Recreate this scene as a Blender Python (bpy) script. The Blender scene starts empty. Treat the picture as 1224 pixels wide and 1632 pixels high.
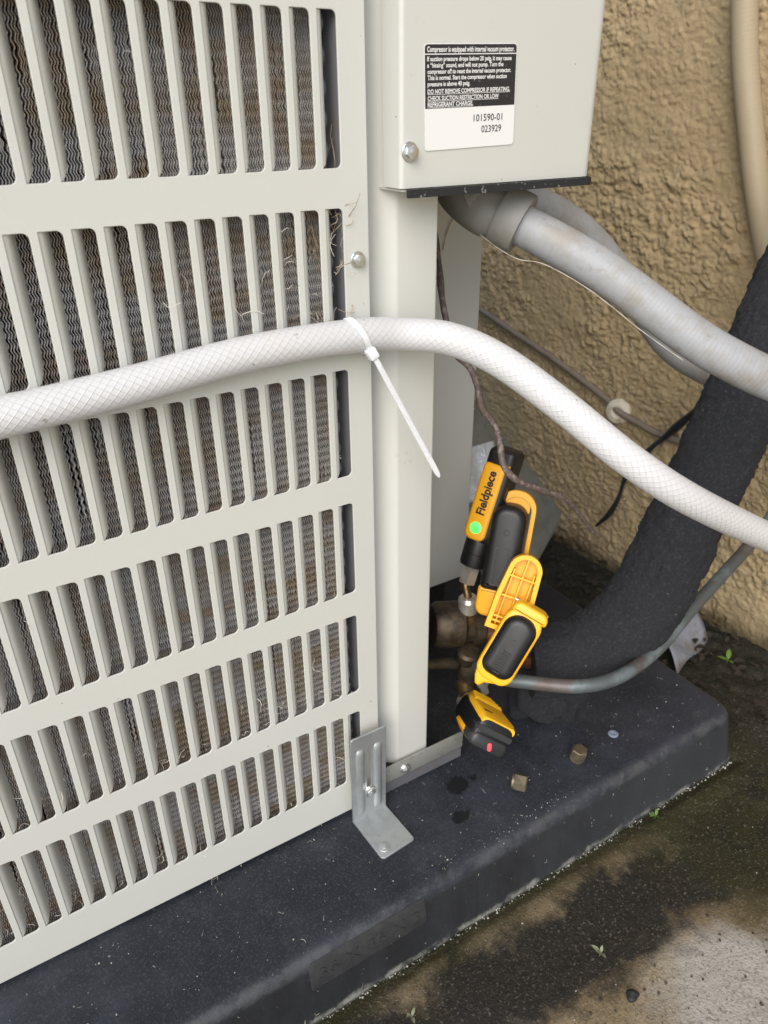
import bpy, bmesh, math, random
import numpy as np
from mathutils import Vector, Matrix, Quaternion

random.seed(7); rng = np.random.default_rng(7)
scene = bpy.context.scene
COL = scene.collection
R = math.radians

# ------------------------------------------------------------------ camera
cam_d = bpy.data.cameras.new('camera'); cam = bpy.data.objects.new('camera', cam_d); COL.objects.link(cam)
cam_d.sensor_fit = 'VERTICAL'; cam_d.sensor_height = 36.0; cam_d.lens = 36.0 * 1194.83 / 1632.0
cam_d.clip_start = 0.01; cam_d.clip_end = 500.0
cam.location = (-0.2591, -0.478, 0.7138)
cam.rotation_mode = 'QUATERNION'
# yaw about Z, pitch about X, roll about the view axis
_q = Quaternion((0, 0, 1), -0.542528) @ Quaternion((1, 0, 0), -0.491368) @ Quaternion((0, 1, 0), 0.012402) @ Quaternion((1, 0, 0), math.pi / 2)
cam.rotation_quaternion = _q
cam_d.dof.use_dof = True; cam_d.dof.focus_distance = 0.60; cam_d.dof.aperture_fstop = 11.0
scene.camera = cam

# ------------------------------------------------------------------ world, sun, exposure
SUN_EL, SUN_AZ = R(38), R(228)        # azimuth clockwise from +Y (north)
world = bpy.data.worlds.new('World'); scene.world = world; world.use_nodes = True
wn = world.node_tree; bg = wn.nodes['Background']
sky = wn.nodes.new('ShaderNodeTexSky'); sky.sky_type = 'NISHITA'; sky.sun_disc = False
sky.sun_elevation = SUN_EL; sky.sun_rotation = SUN_AZ
sky.air_density = 1.0; sky.dust_density = 1.0; sky.ozone_density = 1.0
wn.links.new(sky.outputs[0], bg.inputs[0]); bg.inputs[1].default_value = 0.085
sun_d = bpy.data.lights.new('sun', 'SUN'); sun_d.energy = 1.5; sun_d.angle = R(50); sun_d.color = (1.0, 0.935, 0.84)
sun = bpy.data.objects.new('sun', sun_d); COL.objects.link(sun)
_sd = Vector((math.sin(SUN_AZ) * math.cos(SUN_EL), math.cos(SUN_AZ) * math.cos(SUN_EL), math.sin(SUN_EL)))
sun.rotation_mode = 'QUATERNION'; sun.rotation_quaternion = _sd.to_track_quat('Z', 'Y'); sun.location = _sd * 5
scene.view_settings.view_transform = 'Standard'; scene.view_settings.look = 'None'
scene.view_settings.exposure = 1.12; scene.view_settings.gamma = 1.0
scene.cycles.use_denoising = True
scene.cycles.max_bounces = 8; scene.cycles.diffuse_bounces = 4

# ------------------------------------------------------------------ node helpers
class Sk:
    """a socket (or number) with arithmetic"""
    def __init__(s, nt, o): s.nt, s.o = nt, o
    def _m(s, op, *a, clamp=False):
        n = s.nt.nodes.new('ShaderNodeMath'); n.operation = op; n.use_clamp = clamp
        for i, v in enumerate((s,) + a):
            if isinstance(v, Sk): s.nt.links.new(v.o, n.inputs[i])
            else: n.inputs[i].default_value = v
        return Sk(s.nt, n.outputs[0])
    def __add__(s, b): return s._m('ADD', b)
    def __radd__(s, b): return s._m('ADD', b)
    def __sub__(s, b): return s._m('SUBTRACT', b)
    def __rsub__(s, b): return s._m('MULTIPLY', -1.0)._m('ADD', b)
    def __mul__(s, b): return s._m('MULTIPLY', b)
    def __rmul__(s, b): return s._m('MULTIPLY', b)
    def abs(s): return s._m('ABSOLUTE')
    def sin(s): return s._m('SINE')
    def frac(s): return s._m('FRACT')
    def pw(s, b): return s._m('POWER', b)
    def max(s, b): return s._m('MAXIMUM', b)
    def min(s, b): return s._m('MINIMUM', b)
    def step(s, a, b):                                  # smoothstep a..b -> 0..1 (a may exceed b)
        n = s.nt.nodes.new('ShaderNodeMapRange'); n.interpolation_type = 'SMOOTHSTEP'
        s.nt.links.new(s.o, n.inputs[0])
        if a < b: n.inputs[1].default_value, n.inputs[2].default_value, n.inputs[3].default_value, n.inputs[4].default_value = a, b, 0, 1
        else: n.inputs[1].default_value, n.inputs[2].default_value, n.inputs[3].default_value, n.inputs[4].default_value = b, a, 1, 0
        return Sk(s.nt, n.outputs[0])

class Mat:
    def __init__(s, name, color=(.5, .5, .5), rough=.5, metal=0.0, spec=.5):
        s.m = bpy.data.materials.new(name); s.m.use_nodes = True; s.nt = s.m.node_tree
        s.p = s.nt.nodes['Principled BSDF']
        s.p.inputs['Base Color'].default_value = (*color, 1); s.p.inputs['Roughness'].default_value = rough
        s.p.inputs['Metallic'].default_value = metal; s.p.inputs['Specular IOR Level'].default_value = spec
        s._tc = None; s.colr = None; s.color = color
    def tc(s, which='Object'):
        if s._tc is None: s._tc = s.nt.nodes.new('ShaderNodeTexCoord')
        return s._tc.outputs[which]
    def xyz(s, which='Object'):
        n = s.nt.nodes.new('ShaderNodeSeparateXYZ'); s.nt.links.new(s.tc(which), n.inputs[0])
        return [Sk(s.nt, n.outputs[i]) for i in range(3)]
    def noise(s, scale, detail=4, rough=.6, dist=0, vec=None, stretch=None, which='Object'):
        n = s.nt.nodes.new('ShaderNodeTexNoise'); n.inputs['Scale'].default_value = scale
        n.inputs['Detail'].default_value = detail; n.inputs['Roughness'].default_value = rough; n.inputs['Distortion'].default_value = dist
        src = s.tc(which)
        if stretch:
            mp = s.nt.nodes.new('ShaderNodeMapping'); mp.inputs['Scale'].default_value = stretch
            s.nt.links.new(src, mp.inputs[0]); src = mp.outputs[0]
        s.nt.links.new(src, n.inputs['Vector'])
        return Sk(s.nt, n.outputs[0])
    def voro(s, scale, feature='F1', rnd=1.0):
        n = s.nt.nodes.new('ShaderNodeTexVoronoi'); n.feature = feature; n.inputs['Scale'].default_value = scale
        n.inputs['Randomness'].default_value = rnd
        s.nt.links.new(s.tc(), n.inputs['Vector']); return Sk(s.nt, n.outputs[0])
    def mix(s, fac, col):
        n = s.nt.nodes.new('ShaderNodeMix'); n.data_type = 'RGBA'
        s.nt.links.new(fac.o, n.inputs[0])
        if s.colr is None: n.inputs[6].default_value = (*s.color, 1)
        else: s.nt.links.new(s.colr, n.inputs[6])
        n.inputs[7].default_value = (*col, 1); s.colr = n.outputs[2]
        s.nt.links.new(s.colr, s.p.inputs['Base Color']); return s
    def rough(s, sk): s.nt.links.new(sk.o, s.p.inputs['Roughness']); return s
    def bump(s, h, strength=.5, dist=.001):
        n = s.nt.nodes.new('ShaderNodeBump'); n.inputs['Strength'].default_value = strength; n.inputs['Distance'].default_value = dist
        s.nt.links.new(h.o, n.inputs['Height'])
        old = s.p.inputs['Normal']
        if old.links: s.nt.links.new(old.links[0].from_socket, n.inputs['Normal'])
        s.nt.links.new(n.outputs[0], s.p.inputs['Normal']); return s
    def emit(s, col, st): s.p.inputs['Emission Color'].default_value = (*col, 1); s.p.inputs['Emission Strength'].default_value = st; return s

MT = {}
def mk(key, *a, **k): MT[key] = Mat(key, *a, **k); return MT[key]

# painted sheet metal (warm light grey)
for key, c in (('paint', (.585, .59, .552)),):
    m = mk(key, c, .42, 0, .45)
    m.mix(m.noise(6, 5).step(.45, .75) * .22, (.54, .545, .495))
    dn = m.noise(220, 3, .7)
    m.mix((m.noise(28, 6, .7).step(.60, .78) * dn.step(.5, .7)) * .55, (.25, .225, .17))
    m.mix(m.voro(75).step(.06, .03) * m.noise(40, 2).step(.55, .62), (.05, .04, .03))
    m.rough(m.noise(15, 4) * .2 + .33); m.bump(m.noise(420, 2), .12, .0004); m.bump(m.noise(9, 2), .15, .003)
m = mk('fin', (.66, .645, .63), .45, .25)
m.mix(m.noise(16, 5, .65, stretch=(1, 1, 2.5)).step(.40, .64) * .85, (.52, .41, .29))
m.mix(m.noise(60, 4, .7).step(.60, .72) * .6, (.16, .13, .10))
m = mk('dark_inside', (.012, .012, .012), .8)  # near-black colour standing in for shade inside the cabinet
m = mk('dark_grey_sheet', (.15, .15, .165), .5, .2); m.mix(m.noise(60, 4).step(.55, .7) * .6, (.16, .13, .1))
m = mk('pad', (.0140, .0160, .0225), .52, 0, .4)
lp = m.voro(700); dust_sky = m.noise(7, 6, .68)
m.mix(dust_sky.step(.42, .70) * .8, (.044, .049, .064)); m.mix(m.noise(3.2, 5, .6).step(.48, .66) * .5, (.022, .025, .036)); m.mix(m.noise(520, 2, .6).step(.52, .66) * .40, (.062, .069, .086))  # dust and grain, with the blue of the sky put into their colour
m.mix((m.noise(34, 7, .72).step(.55, .75)) * m.noise(420, 2).step(.45, .65) * .5, (.17, .17, .165))
x, y, z = m.xyz()
wn_ = (m.noise(60, 4, .6) - .5) * .030
wet = ((x - .099).pw(2.0) + (y + .030).pw(2.0)).pw(.5) + wn_
wet2 = ((x - .079).pw(2.0) + ((y + .063) * 1.4).pw(2.0)).pw(.5) + wn_
wet3 = ((x - .120).pw(2.0) + (y + .031).pw(2.0)).pw(.5) + wn_
wet = wet.step(.013, .010).max(wet2.step(.011, .008)).max(wet3.step(.008, .005)).max(m.noise(11, 3, .5, .6).step(.66, .69) * .6)
m.mix(wet * .9, (.0045, .005, .007))
x, y, z = m.xyz()
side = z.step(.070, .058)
m.mix(side * .85, (.017, .018, .020))  # keeps the painted sky blue off the side faces
rim = z.step(.060, .068) * z.step(.0762, .0735)
m.mix(rim * m.noise(38, 6, .75).step(.38, .62) * .6, (.085, .088, .095))
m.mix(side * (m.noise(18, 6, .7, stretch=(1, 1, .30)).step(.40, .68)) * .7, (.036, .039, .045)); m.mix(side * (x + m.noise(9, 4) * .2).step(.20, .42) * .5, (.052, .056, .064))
m.mix((z + m.noise(35, 5, .7) * .022).step(.0205, .0135) * m.noise(50, 5).step(.38, .58) * .75, (.30, .30, .27))
m.mix((z + m.noise(30, 4) * .012).step(.0105, .0055) * .85, (.03, .032, .012))
m.mix(m.noise(210, 2, .5).step(.74, .76) * .7, (.25, .24, .22))
m.rough(m.noise(9, 5) * .34 + .36); m.bump(lp, .22, .0006); m.bump(m.noise(30, 4), .25, .0015)
m = mk('pad_plate', (.030, .031, .034), .6)
m.mix(m.noise(60, 4).step(.40, .7) * .7, (.052, .052, .052)); m.bump(m.noise(300, 3), .2, .0005)
m = mk('galv', (.50, .53, .54), .44, .75)
m.mix(m.noise(26, 5, .7).step(.42, .68) * .55, (.36, .38, .38)); m.mix(m.noise(90, 4, .7).step(.62, .75) * .7, (.22, .19, .14))
m.rough(m.noise(40, 4) * .25 + .36); m.bump(m.noise(150, 3), .15, .0005)
m = mk('galv_rail', (.40, .41, .38), .5, .55)
m.mix(m.noise(45, 5, .7).step(.45, .7) * .6, (.25, .23, .18)); m.bump(m.noise(150, 3), .2, .0005)
m = mk('zinc', (.68, .70, .70), .3, .9); m.mix(m.noise(300, 3).step(.5, .7) * .5, (.4, .38, .33)); m.bump(m.noise(500, 2), .2, .0003)
m = mk('gasket', (.016, .017, .018), .75); m.mix(m.noise(260, 2).step(.66, .70) * .8, (.25, .25, .24)); m.bump(m.noise(500, 2), .3, .0005)
m = mk('sticker_white', (.80, .80, .79), .35); m.bump(m.noise(60, 2), .08, .0005)
m = mk('ink', (.022, .022, .025), .45); m.mix(m.noise(260, 3).step(.62, .70) * .5, (.16, .16, .16))
mk('ink_plain', (.016, .016, .018), .5); mk('print_white', (.78, .78, .77), .45)
# braided hose: u = turn fraction, v = metres along
m = mk('hose', (.62, .62, .625), .36, 0, .5)
u, v, w = m.xyz('UV')
hw = (m.noise(45, 3) - .5) * .012; u = u + hw
N_, K_ = 14.0, 165.0
a1 = ((u * N_ + v * K_).frac() - .5).abs(); a2 = ((u * N_ - v * K_).frac() - .5).abs()
l1 = a1.step(.38, .50); l2 = a2.step(.41, .50)
m.mix(l2 * (m.noise(55, 3).step(.30, .60) * .42 + .12), (.46, .45, .48)); m.mix(l1 * .30, (.74, .74, .75)); m.mix((l1 * l2) * .3, (.48, .48, .5))
m.mix(m.noise(20, 4).step(.56, .75) * .22, (.64, .59, .50)); m.mix(m.noise(150, 2).step(.72, .75) * .6, (.2, .17, .13))
m.bump(l1 * .8 - l2 * .6, .55, .0007); m.p.inputs['Subsurface Weight'].default_value = .12
m.p.inputs['Subsurface Radius'].default_value = (.006, .005, .004); m.p.inputs['Subsurface Scale'].default_value = 1.0
m = mk('nylon', (.80, .81, .83), .30); m.p.inputs['Subsurface Weight'].default_value = .2; m.p.inputs['Subsurface Radius'].default_value = (.003, .003, .003); m.p.inputs['Subsurface Scale'].default_value = 1.0
m = mk('whip', (.335, .345, .36), .5)
u, v, w = m.xyz('UV'); rib = ((v * 290.0).frac() - .5).abs()
x, y, z = m.xyz()
m.mix(m.noise(22, 6, .7).step(.44, .66) * .55, (.25, .215, .155)); m.mix(m.noise(70, 4).step(.6, .75) * .55, (.20, .165, .12))
m.mix(m.noise(12, 4).step(.55, .7) * .45, (.38, .39, .41))
m.bump(rib, .20, .0013); m.bump(m.noise(120, 3), .2, .0006)
m = mk('fitting', (.27, .265, .25), .55); m.mix(m.noise(30, 5).step(.5, .7) * .6, (.21, .185, .145)); m.bump(m.noise(240, 2), .15, .0004)
m = mk('beige_pipe', (.36, .295, .195), .6)
u, v, w = m.xyz('UV'); rib = ((v * 210.0).frac() - .5).abs()
m.mix(m.noise(18, 5).step(.45, .7) * .5, (.33, .265, .17)); m.mix(rib.step(.42, .5) * .25, (.3, .24, .16)); m.bump(rib, .18, .001); m.bump(m.noise(200, 3), .25, .0006)
m = mk('foam', (.022, .0235, .029), .9, 0, .45)
m.mix(m.noise(330, 3, .75).step(.50, .66) * .7, (.052, .055, .066)); m.mix(m.noise(150, 2, .5).step(.755, .775) * .8, (.20, .18, .14))
m.bump(m.noise(420, 4, .8), 1.0, .0030)
m = mk('old_copper', (.105, .12, .125), .5, .35)
m.mix(m.noise(24, 4).step(.45, .62) * .7, (.19, .235, .25)); m.mix(m.noise(17, 4).step(.56, .66) * .65, (.12, .08, .065)); m.bump(m.noise(150, 3), .2, .0006)
m = mk('copper', (.28, .12, .065), .42, .8); m.mix(m.noise(50, 4).step(.45, .65) * .8, (.07, .04, .03)); m.bump(m.noise(150, 3), .2, .0006)
m = mk('brass', (.30, .21, .10), .36, .9); m.mix(m.noise(70, 4).step(.45, .65) * .7, (.11, .085, .055)); m.bump(m.noise(240, 3), .15, .0005)
m = mk('cap_brass', (.24, .205, .14), .48, .75); m.mix(m.noise(120, 4).step(.42, .65) * .7, (.12, .10, .07)); m.bump(m.noise(240, 3), .2, .0005)
m = mk('shaded_brass', (.085, .066, .042), .5, .6); m.mix(m.noise(70, 4).step(.42, .65) * .8, (.025, .02, .016)); m.bump(m.noise(240, 3), .2, .0005)  # brass coloured darker for the shade of the recess
m = mk('nickel', (.58, .56, .51), .30, .7); m.mix(m.noise(120, 3).step(.5, .7) * .4, (.3, .26, .2))
m = mk('yellow', (.80, .385, .018), .40); m.mix(m.noise(40, 4).step(.55, .75) * .25, (.6, .27, .02)); m.bump(m.noise(700, 2), .12, .0003)
m = mk('yellow_bright', (.86, .46, .02), .38); m.mix(m.noise(60, 4).step(.58, .78) * .25, (.62, .3, .03)); m.bump(m.noise(700, 2), .1, .0003)
m = mk('tool_black', (.0085, .0085, .0095), .42); m.mix(m.noise(90, 4).step(.55, .75) * .4, (.018, .018, .019)); m.bump(m.noise(900, 2), .2, .0003)
m = mk('tool_grey', (.030, .031, .034), .40); m.bump(m.noise(900, 2), .15, .0003)
mk('led_green', (.05, .5, .08), .35).emit((.09, 1.0, .12), .75); mk('led_icon', (.01, .12, .02), .4)
mk('led_red', (.5, .04, .05), .25).emit((1.0, .08, .1), .45)
m = mk('brown_wire', (.11, .082, .072), .6); m.mix(m.noise(220, 3).step(.48, .66) * .8, (.26, .215, .185)); m.bump(m.noise(260, 3), .6, .0012)
m = mk('grey_cable', (.20, .165, .125), .6); m.mix(m.noise(60, 4).step(.5, .7) * .5, (.12, .10, .08))
m = mk('tape', (.016, .017, .02), .5); m.bump(m.noise(160, 3), .5, .001)
m = mk('bushing', (.62, .57, .47), .5); m.mix(m.noise(60, 4).step(.5, .7) * .7, (.33, .26, .17))
m = mk('stucco', (.405, .315, .185), .9, 0, .25)
m.mix(m.noise(3.5, 5, .6).step(.42, .68) * .45, (.34, .26, .148)); m.mix(m.noise(60, 5, .7).step(.52, .72) * .35, (.42, .345, .235))
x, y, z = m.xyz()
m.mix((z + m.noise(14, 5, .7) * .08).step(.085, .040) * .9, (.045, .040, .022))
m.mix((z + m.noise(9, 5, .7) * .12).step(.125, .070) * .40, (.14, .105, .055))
m.mix((m.noise(9, 4, .6).step(.62, .72) * m.noise(120, 3).step(.50, .66)) * .6, (.46, .41, .34))
m.bump(m.noise(420, 4, .75), .8, .0020)
m = mk('concrete', (.25, .195, .115), .85, 0, .3)
x, y, z = m.xyz()
n1 = m.noise(7, 6, .62) - .5; n2 = m.noise(22, 6, .7) - .5; gr = m.noise(420, 3, .7); n3 = m.noise(4.2, 4, .6) - .5
fv = (y + .124) * -1.0                                    # metres in front of the pad
m.mix(m.noise(13, 5).step(.42, .62) * .6, (.14, .098, .046))
def dist2(px, py): return (((x - px).pw(2.0) + (y - py).pw(2.0)).pw(.5))
gp = dist2(.215, -.335) + n1 * .10 + n2 * .07
m.mix(gp.step(.115, .065) * .85, (.40, .385, .355))
gp2 = dist2(.005, -.215) + n1 * .06 + n2 * .08
m.mix(gp2.step(.045, .015) * .6, (.33, .32, .30))
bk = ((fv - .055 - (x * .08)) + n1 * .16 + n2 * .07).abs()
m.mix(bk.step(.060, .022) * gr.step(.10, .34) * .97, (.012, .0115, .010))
gn = (x + n1 * .16 + n2 * .05 + y * .35)
m.mix(gn.step(.165, .245) * .92, (.021, .021, .0055))
m.mix((gn.step(.24, .30) * m.noise(17, 6, .7).step(.46, .60)) * .9, (.010, .011, .006))
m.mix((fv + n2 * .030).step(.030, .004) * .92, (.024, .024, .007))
m.mix((x + n1 * .1).step(.44, .52) * .92, (.020, .019, .013))
far_bounce = (dist2(.25, -.1) + n3 * .2).step(.42, .62) * y.step(-.36, -.46)
m.mix(far_bounce * .92, (.46, .40, .31))  # unseen ground lightened to bounce warm light back up
m.mix(m.noise(300, 2, .6).step(.46, .36) * .40, (.05, .04, .025)); m.mix(m.noise(360, 2, .6).step(.58, .68) * .20, (.36, .32, .25)); m.mix(m.voro(230).step(.16, .07) * m.noise(70, 2).step(.5, .6) * .6, (.02, .018, .014))
m.rough(m.noise(20, 4) * .35 + .55); m.bump(gr, .9, .0016); m.bump(m.noise(90, 4), .6, .0025)
m = mk('soil', (.018, .015, .010), .95); m.mix(m.noise(40, 5).step(.5, .7) * .7, (.045, .034, .02)); m.bump(m.noise(150, 5), 1, .005)
m = mk('straw', (.50, .42, .28), .7); m.mix(m.noise(80, 2).step(.45, .6), (.28, .20, .12))
mk('pale_straw', (.62, .58, .49), .6); mk('dull_straw', (.36, .335, .285), .7); mk('leaf_brown', (.028, .021, .012), .9); mk('grit', (.40, .385, .345), .8); mk('grit_dark', (.05, .04, .03), .8)
mk('leaf_green', (.11, .20, .03), .5); mk('sprig', (.22, .235, .15), .6); mk('web', (.62, .58, .5), .5); mk('pebble', (.014, .014, .016), .6)
m = mk('sheet_metal', (.36, .40, .42), .38, .75); m.mix(m.noise(30, 5).step(.45, .65) * .5, (.22, .25, .25)); m.bump(m.noise(60, 4), .3, .002)
m = mk('foil', (.72, .79, .88), .30, .45); m.bump(m.noise(70, 4), 1, .004)  # sky reflection put into the pale blue base colour
m = mk('wrapper', (.25, .265, .31), .45); m.mix(m.noise(40, 4).step(.5, .62) * .6, (.20, .16, .13)); m.bump(m.noise(50, 3), .8, .004)
mk('plug', (.19, .22, .30), .6); mk('bare_copper_bit', (.25, .105, .05), .6)

# ------------------------------------------------------------------ object helpers
def tag(o, label=None, cat=None, group=None, kind=None):
    if label: o['label'] = label
    if cat: o['category'] = cat
    if group: o['group'] = group
    if kind: o['kind'] = kind
    return o
def thing(name, label, cat, loc=(0, 0, 0), group=None):
    o = bpy.data.objects.new(name, None); COL.objects.link(o); o.location = loc
    o.empty_display_size = .02
    return tag(o, label, cat, group)
def link(name, me, mat=None, parent=None, mw=None, smooth=None):
    o = bpy.data.objects.new(name, me); COL.objects.link(o)
    if mat and not me.materials: me.materials.append(MT[mat].m)
    if parent:
        o.parent = parent
        chain = Matrix.Identity(4); q = parent
        while q is not None:                       # parents are only translated or set by matrix_basis
            chain = q.matrix_basis @ chain if q.parent is None else (q.matrix_parent_inverse @ q.matrix_basis) @ chain
            q = q.parent
        o.matrix_parent_inverse = chain.inverted()
    if mw is not None: o.matrix_basis = mw
    return o
def mesh(name, verts, faces, smooth=False):
    me = bpy.data.meshes.new(name); me.from_pydata([tuple(v) for v in verts], [], faces); me.update()
    if smooth: me.polygons.foreach_set('use_smooth', [True] * len(me.polygons))
    return me
def from_bm(name, bm, smooth=False, auto=None):
    bmesh.ops.recalc_face_normals(bm, faces=bm.faces[:])
    me = bpy.data.meshes.new(name); bm.to_mesh(me); bm.free()
    if smooth or auto is not None: me.polygons.foreach_set('use_smooth', [True] * len(me.polygons))
    if auto is not None: me.set_sharp_from_angle(angle=R(auto))
    return me
def box(bm, lo, hi, bev=0, seg=2):
    lo, hi = Vector(lo), Vector(hi)
    r = bmesh.ops.create_cube(bm, size=1.0, matrix=Matrix.Translation((lo + hi) / 2) @ Matrix.Diagonal((*(hi - lo), 1)))
    if bev:
        ed = list({e for v in r['verts'] for e in v.link_edges})
        bmesh.ops.bevel(bm, geom=ed, offset=bev, segments=seg, affect='EDGES', profile=.5)
    return bm
def box_me(name, lo, hi, bev=.0005, seg=2): return from_bm(name, box(bmesh.new(), lo, hi, bev, seg), auto=40)
def rrect(x0, y0, x1, y1, r, n=5):
    """rounded rectangle outline, r = (bl, br, tr, tl) or one number"""
    r = (r,) * 4 if not isinstance(r, (tuple, list)) else r
    out = []
    for (cx, cy, a0, q) in ((x0 + r[0], y0 + r[0], 180, r[0]), (x1 - r[1], y0 + r[1], 270, r[1]), (x1 - r[2], y1 - r[2], 0, r[2]), (x0 + r[3], y1 - r[3], 90, r[3])):
        if q <= 1e-6: out.append((cx, cy)); continue
        for i in range(n + 1):
            a = R(a0 + 90 * i / n); out.append((cx + q * math.cos(a), cy + q * math.sin(a)))
    return out
def slab(bm, outline, z0, z1, bev=0, seg=3, taper=None):
    """extrude an XY outline from z0 to z1 and round the top rim"""
    lay = [(z0, 0.0)]
    if bev:
        for i in range(seg + 1):
            a = math.pi / 2 * i / seg; lay.append((z1 - bev + bev * math.sin(a), bev * (1 - math.cos(a))))
    else: lay.append((z1, 0.0))
    P = [Vector((p[0], p[1])) for p in outline]; n = len(P)
    area = sum(P[i].x * P[(i + 1) % n].y - P[(i + 1) % n].x * P[i].y for i in range(n))
    sg = 1 if area > 0 else -1
    nor = []
    for i in range(n):
        d1 = (P[i] - P[i - 1]).normalized(); d2 = (P[(i + 1) % n] - P[i]).normalized(); d = (d1 + d2)
        d = d.normalized() if d.length > 1e-6 else d1
        nor.append(Vector((-d.y, d.x)) * sg / max(.35, abs(d.dot(d2))))
    rings = [[bm.verts.new((P[i].x + nor[i].x * ins, P[i].y + nor[i].y * ins, z)) for i in range(n)] for z, ins in lay]
    for a, b in zip(rings, rings[1:]):
        for i in range(n): bm.faces.new((a[i], a[(i + 1) % n], b[(i + 1) % n], b[i]))
    bm.faces.new(rings[0][::-1]); bm.faces.new(rings[-1]); return bm
def slab_me(name, outline, z0, z1, bev=0, seg=3): return from_bm(name, slab(bmesh.new(), outline, z0, z1, bev, seg), auto=35)
def lathe(bm, prof, n=24, mat=Matrix.Identity(4)):
    """revolve (r, z) about local Z"""
    rings = []
    for r, z in prof:
        if r < 1e-6: rings.append([bm.verts.new(mat @ Vector((0, 0, z)))])
        else: rings.append([bm.verts.new(mat @ Vector((r * math.cos(2 * math.pi * i / n), r * math.sin(2 * math.pi * i / n), z))) for i in range(n)])
    for a, b in zip(rings, rings[1:]):
        for i in range(n):
            j = (i + 1) % n
            if len(a) == 1 and len(b) > 1: bm.faces.new((a[0], b[j], b[i]))
            elif len(b) == 1 and len(a) > 1: bm.faces.new((a[i], a[j], b[0]))
            elif len(a) > 1: bm.faces.new((a[i], a[j], b[j], b[i]))
    if len(rings[0]) > 1: bm.faces.new(rings[0][::-1])
    if len(rings[-1]) > 1: bm.faces.new(rings[-1])
    return bm
def lathe_me(name, prof, n=24, auto=35): return from_bm(name, lathe(bmesh.new(), prof, n), auto=auto)
def spline(pts, step=.004):
    """Catmull-Rom through pts, resampled"""
    P = [Vector(p) for p in pts]; P = [P[0] * 2 - P[1]] + P + [P[-1] * 2 - P[-2]]
    out = []
    for i in range(1, len(P) - 2):
        p0, p1, p2, p3 = P[i - 1:i + 3]; m = max(2, int((p2 - p1).length / step))
        for k in range(m):
            t = k / m; out.append(.5 * ((2 * p1) + (p2 - p0) * t + (2 * p0 - 5 * p1 + 4 * p2 - p3) * t * t + (3 * p1 - p0 - 3 * p2 + p3) * t ** 3))
    out.append(P[-2].copy()); return out
def tube_me(name, pts, rad, n=20, step=.004, caps=True, wob=0.0):
    path = spline(pts, step) if step else [Vector(p) for p in pts]
    m = len(path); T = [(path[min(i + 1, m - 1)] - path[max(i - 1, 0)]).normalized() for i in range(m)]
    up = Vector((0, 0, 1)) if abs(T[0].z) < .9 else Vector((0, 1, 0))
    N = (up - T[0] * up.dot(T[0])).normalized(); verts = []; lens = [0]
    for i in range(m):
        if i: N = (N - T[i] * N.dot(T[i])).normalized(); lens.append(lens[-1] + (path[i] - path[i - 1]).length)
        B = T[i].cross(N); r = rad(i / (m - 1)) if callable(rad) else rad
        if wob: r *= 1 + wob * (random.random() - .5)
        for k in range(n): a = 2 * math.pi * k / n; verts.append(path[i] + (N * math.cos(a) + B * math.sin(a)) * r)
    faces = [(i * n + k, i * n + (k + 1) % n, (i + 1) * n + (k + 1) % n, (i + 1) * n + k) for i in range(m - 1) for k in range(n)]
    ns = len(faces)
    if caps: faces += [tuple(range(n))[::-1], tuple((m - 1) * n + k for k in range(n))]
    me = mesh(name, verts, faces, True); uv = me.uv_layers.new(name='UVMap'); co = []
    for i in range(m - 1):
        for k in range(n): co += [k / n, lens[i], (k + 1) / n, lens[i], (k + 1) / n, lens[i + 1], k / n, lens[i + 1]]
    if caps: co += [0.0] * (2 * 2 * n)
    uv.data.foreach_set('uv', co)
    if caps:
        me.polygons[ns].use_smooth = me.polygons[ns + 1].use_smooth = False
    return me
def text_me(name, s, width, height=None, bold=.012, extrude=0.0):
    """lettering as a flat mesh in XY, left-bottom at the origin, fitted to width x cap height"""
    c = bpy.data.curves.new(name, 'FONT'); c.body = s; c.size = 1.0; c.offset = bold; c.extrude = extrude; c.resolution_u = 3
    o = bpy.data.objects.new(name, c); COL.objects.link(o)
    dg = bpy.context.evaluated_depsgraph_get(); me = bpy.data.meshes.new_from_object(o.evaluated_get(dg))
    bpy.data.objects.remove(o); bpy.data.curves.remove(c)
    xs = [v.co.x for v in me.vertices]; x0, x1 = min(xs), max(xs)
    sx = width / (x1 - x0); sy = height / .70 if height else sx
    for v in me.vertices: v.co.x = (v.co.x - x0) * sx; v.co.y *= sy
    me.name = name; return me
def frame(p0, p1, face):
    """origin p0, local Y towards p1, local Z as near `face` as may be"""
    p0, p1 = Vector(p0), Vector(p1); y = (p1 - p0).normalized(); f = Vector(face); z = (f - y * f.dot(y)).normalized(); xx = y.cross(z)
    M = Matrix.Identity(4)
    for i in range(3): M[i][0], M[i][1], M[i][2], M[i][3] = xx[i], y[i], z[i], p0[i]
    return M
def hexprof(r, n=6, rot=0): return [(r * math.cos(2 * math.pi * i / n + rot), r * math.sin(2 * math.pi * i / n + rot)) for i in range(n)]
AX = lambda p, d: frame(p, Vector(p) + Vector(d).orthogonal(), d)       # local Z along d

def hex_bolt(parent, p, d, rw=.0062, rh=.0043, h=.0045, mat='zinc', name='bolt', rot=.3):
    """washer-head sheet-metal screw, head pointing along d"""
    bm = bmesh.new(); lathe(bm, [(0, -.003), (rw * .4, -.003), (rw * .4, 0), (rw, 0), (rw, .0007), (rw * .93, .0012), (rh * .9, .0015)], 28)
    slab(bm, hexprof(rh, 6, rot), .0012, .0012 + h, .0007, 2)
    lathe(bm, [(rh * .45, h + .0009), (rh * .45, h + .0014), (rh * .3, h + .0015)], 12)
    return link(name, from_bm(name, bm, auto=30), mat, parent, AX(p, d))

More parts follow.
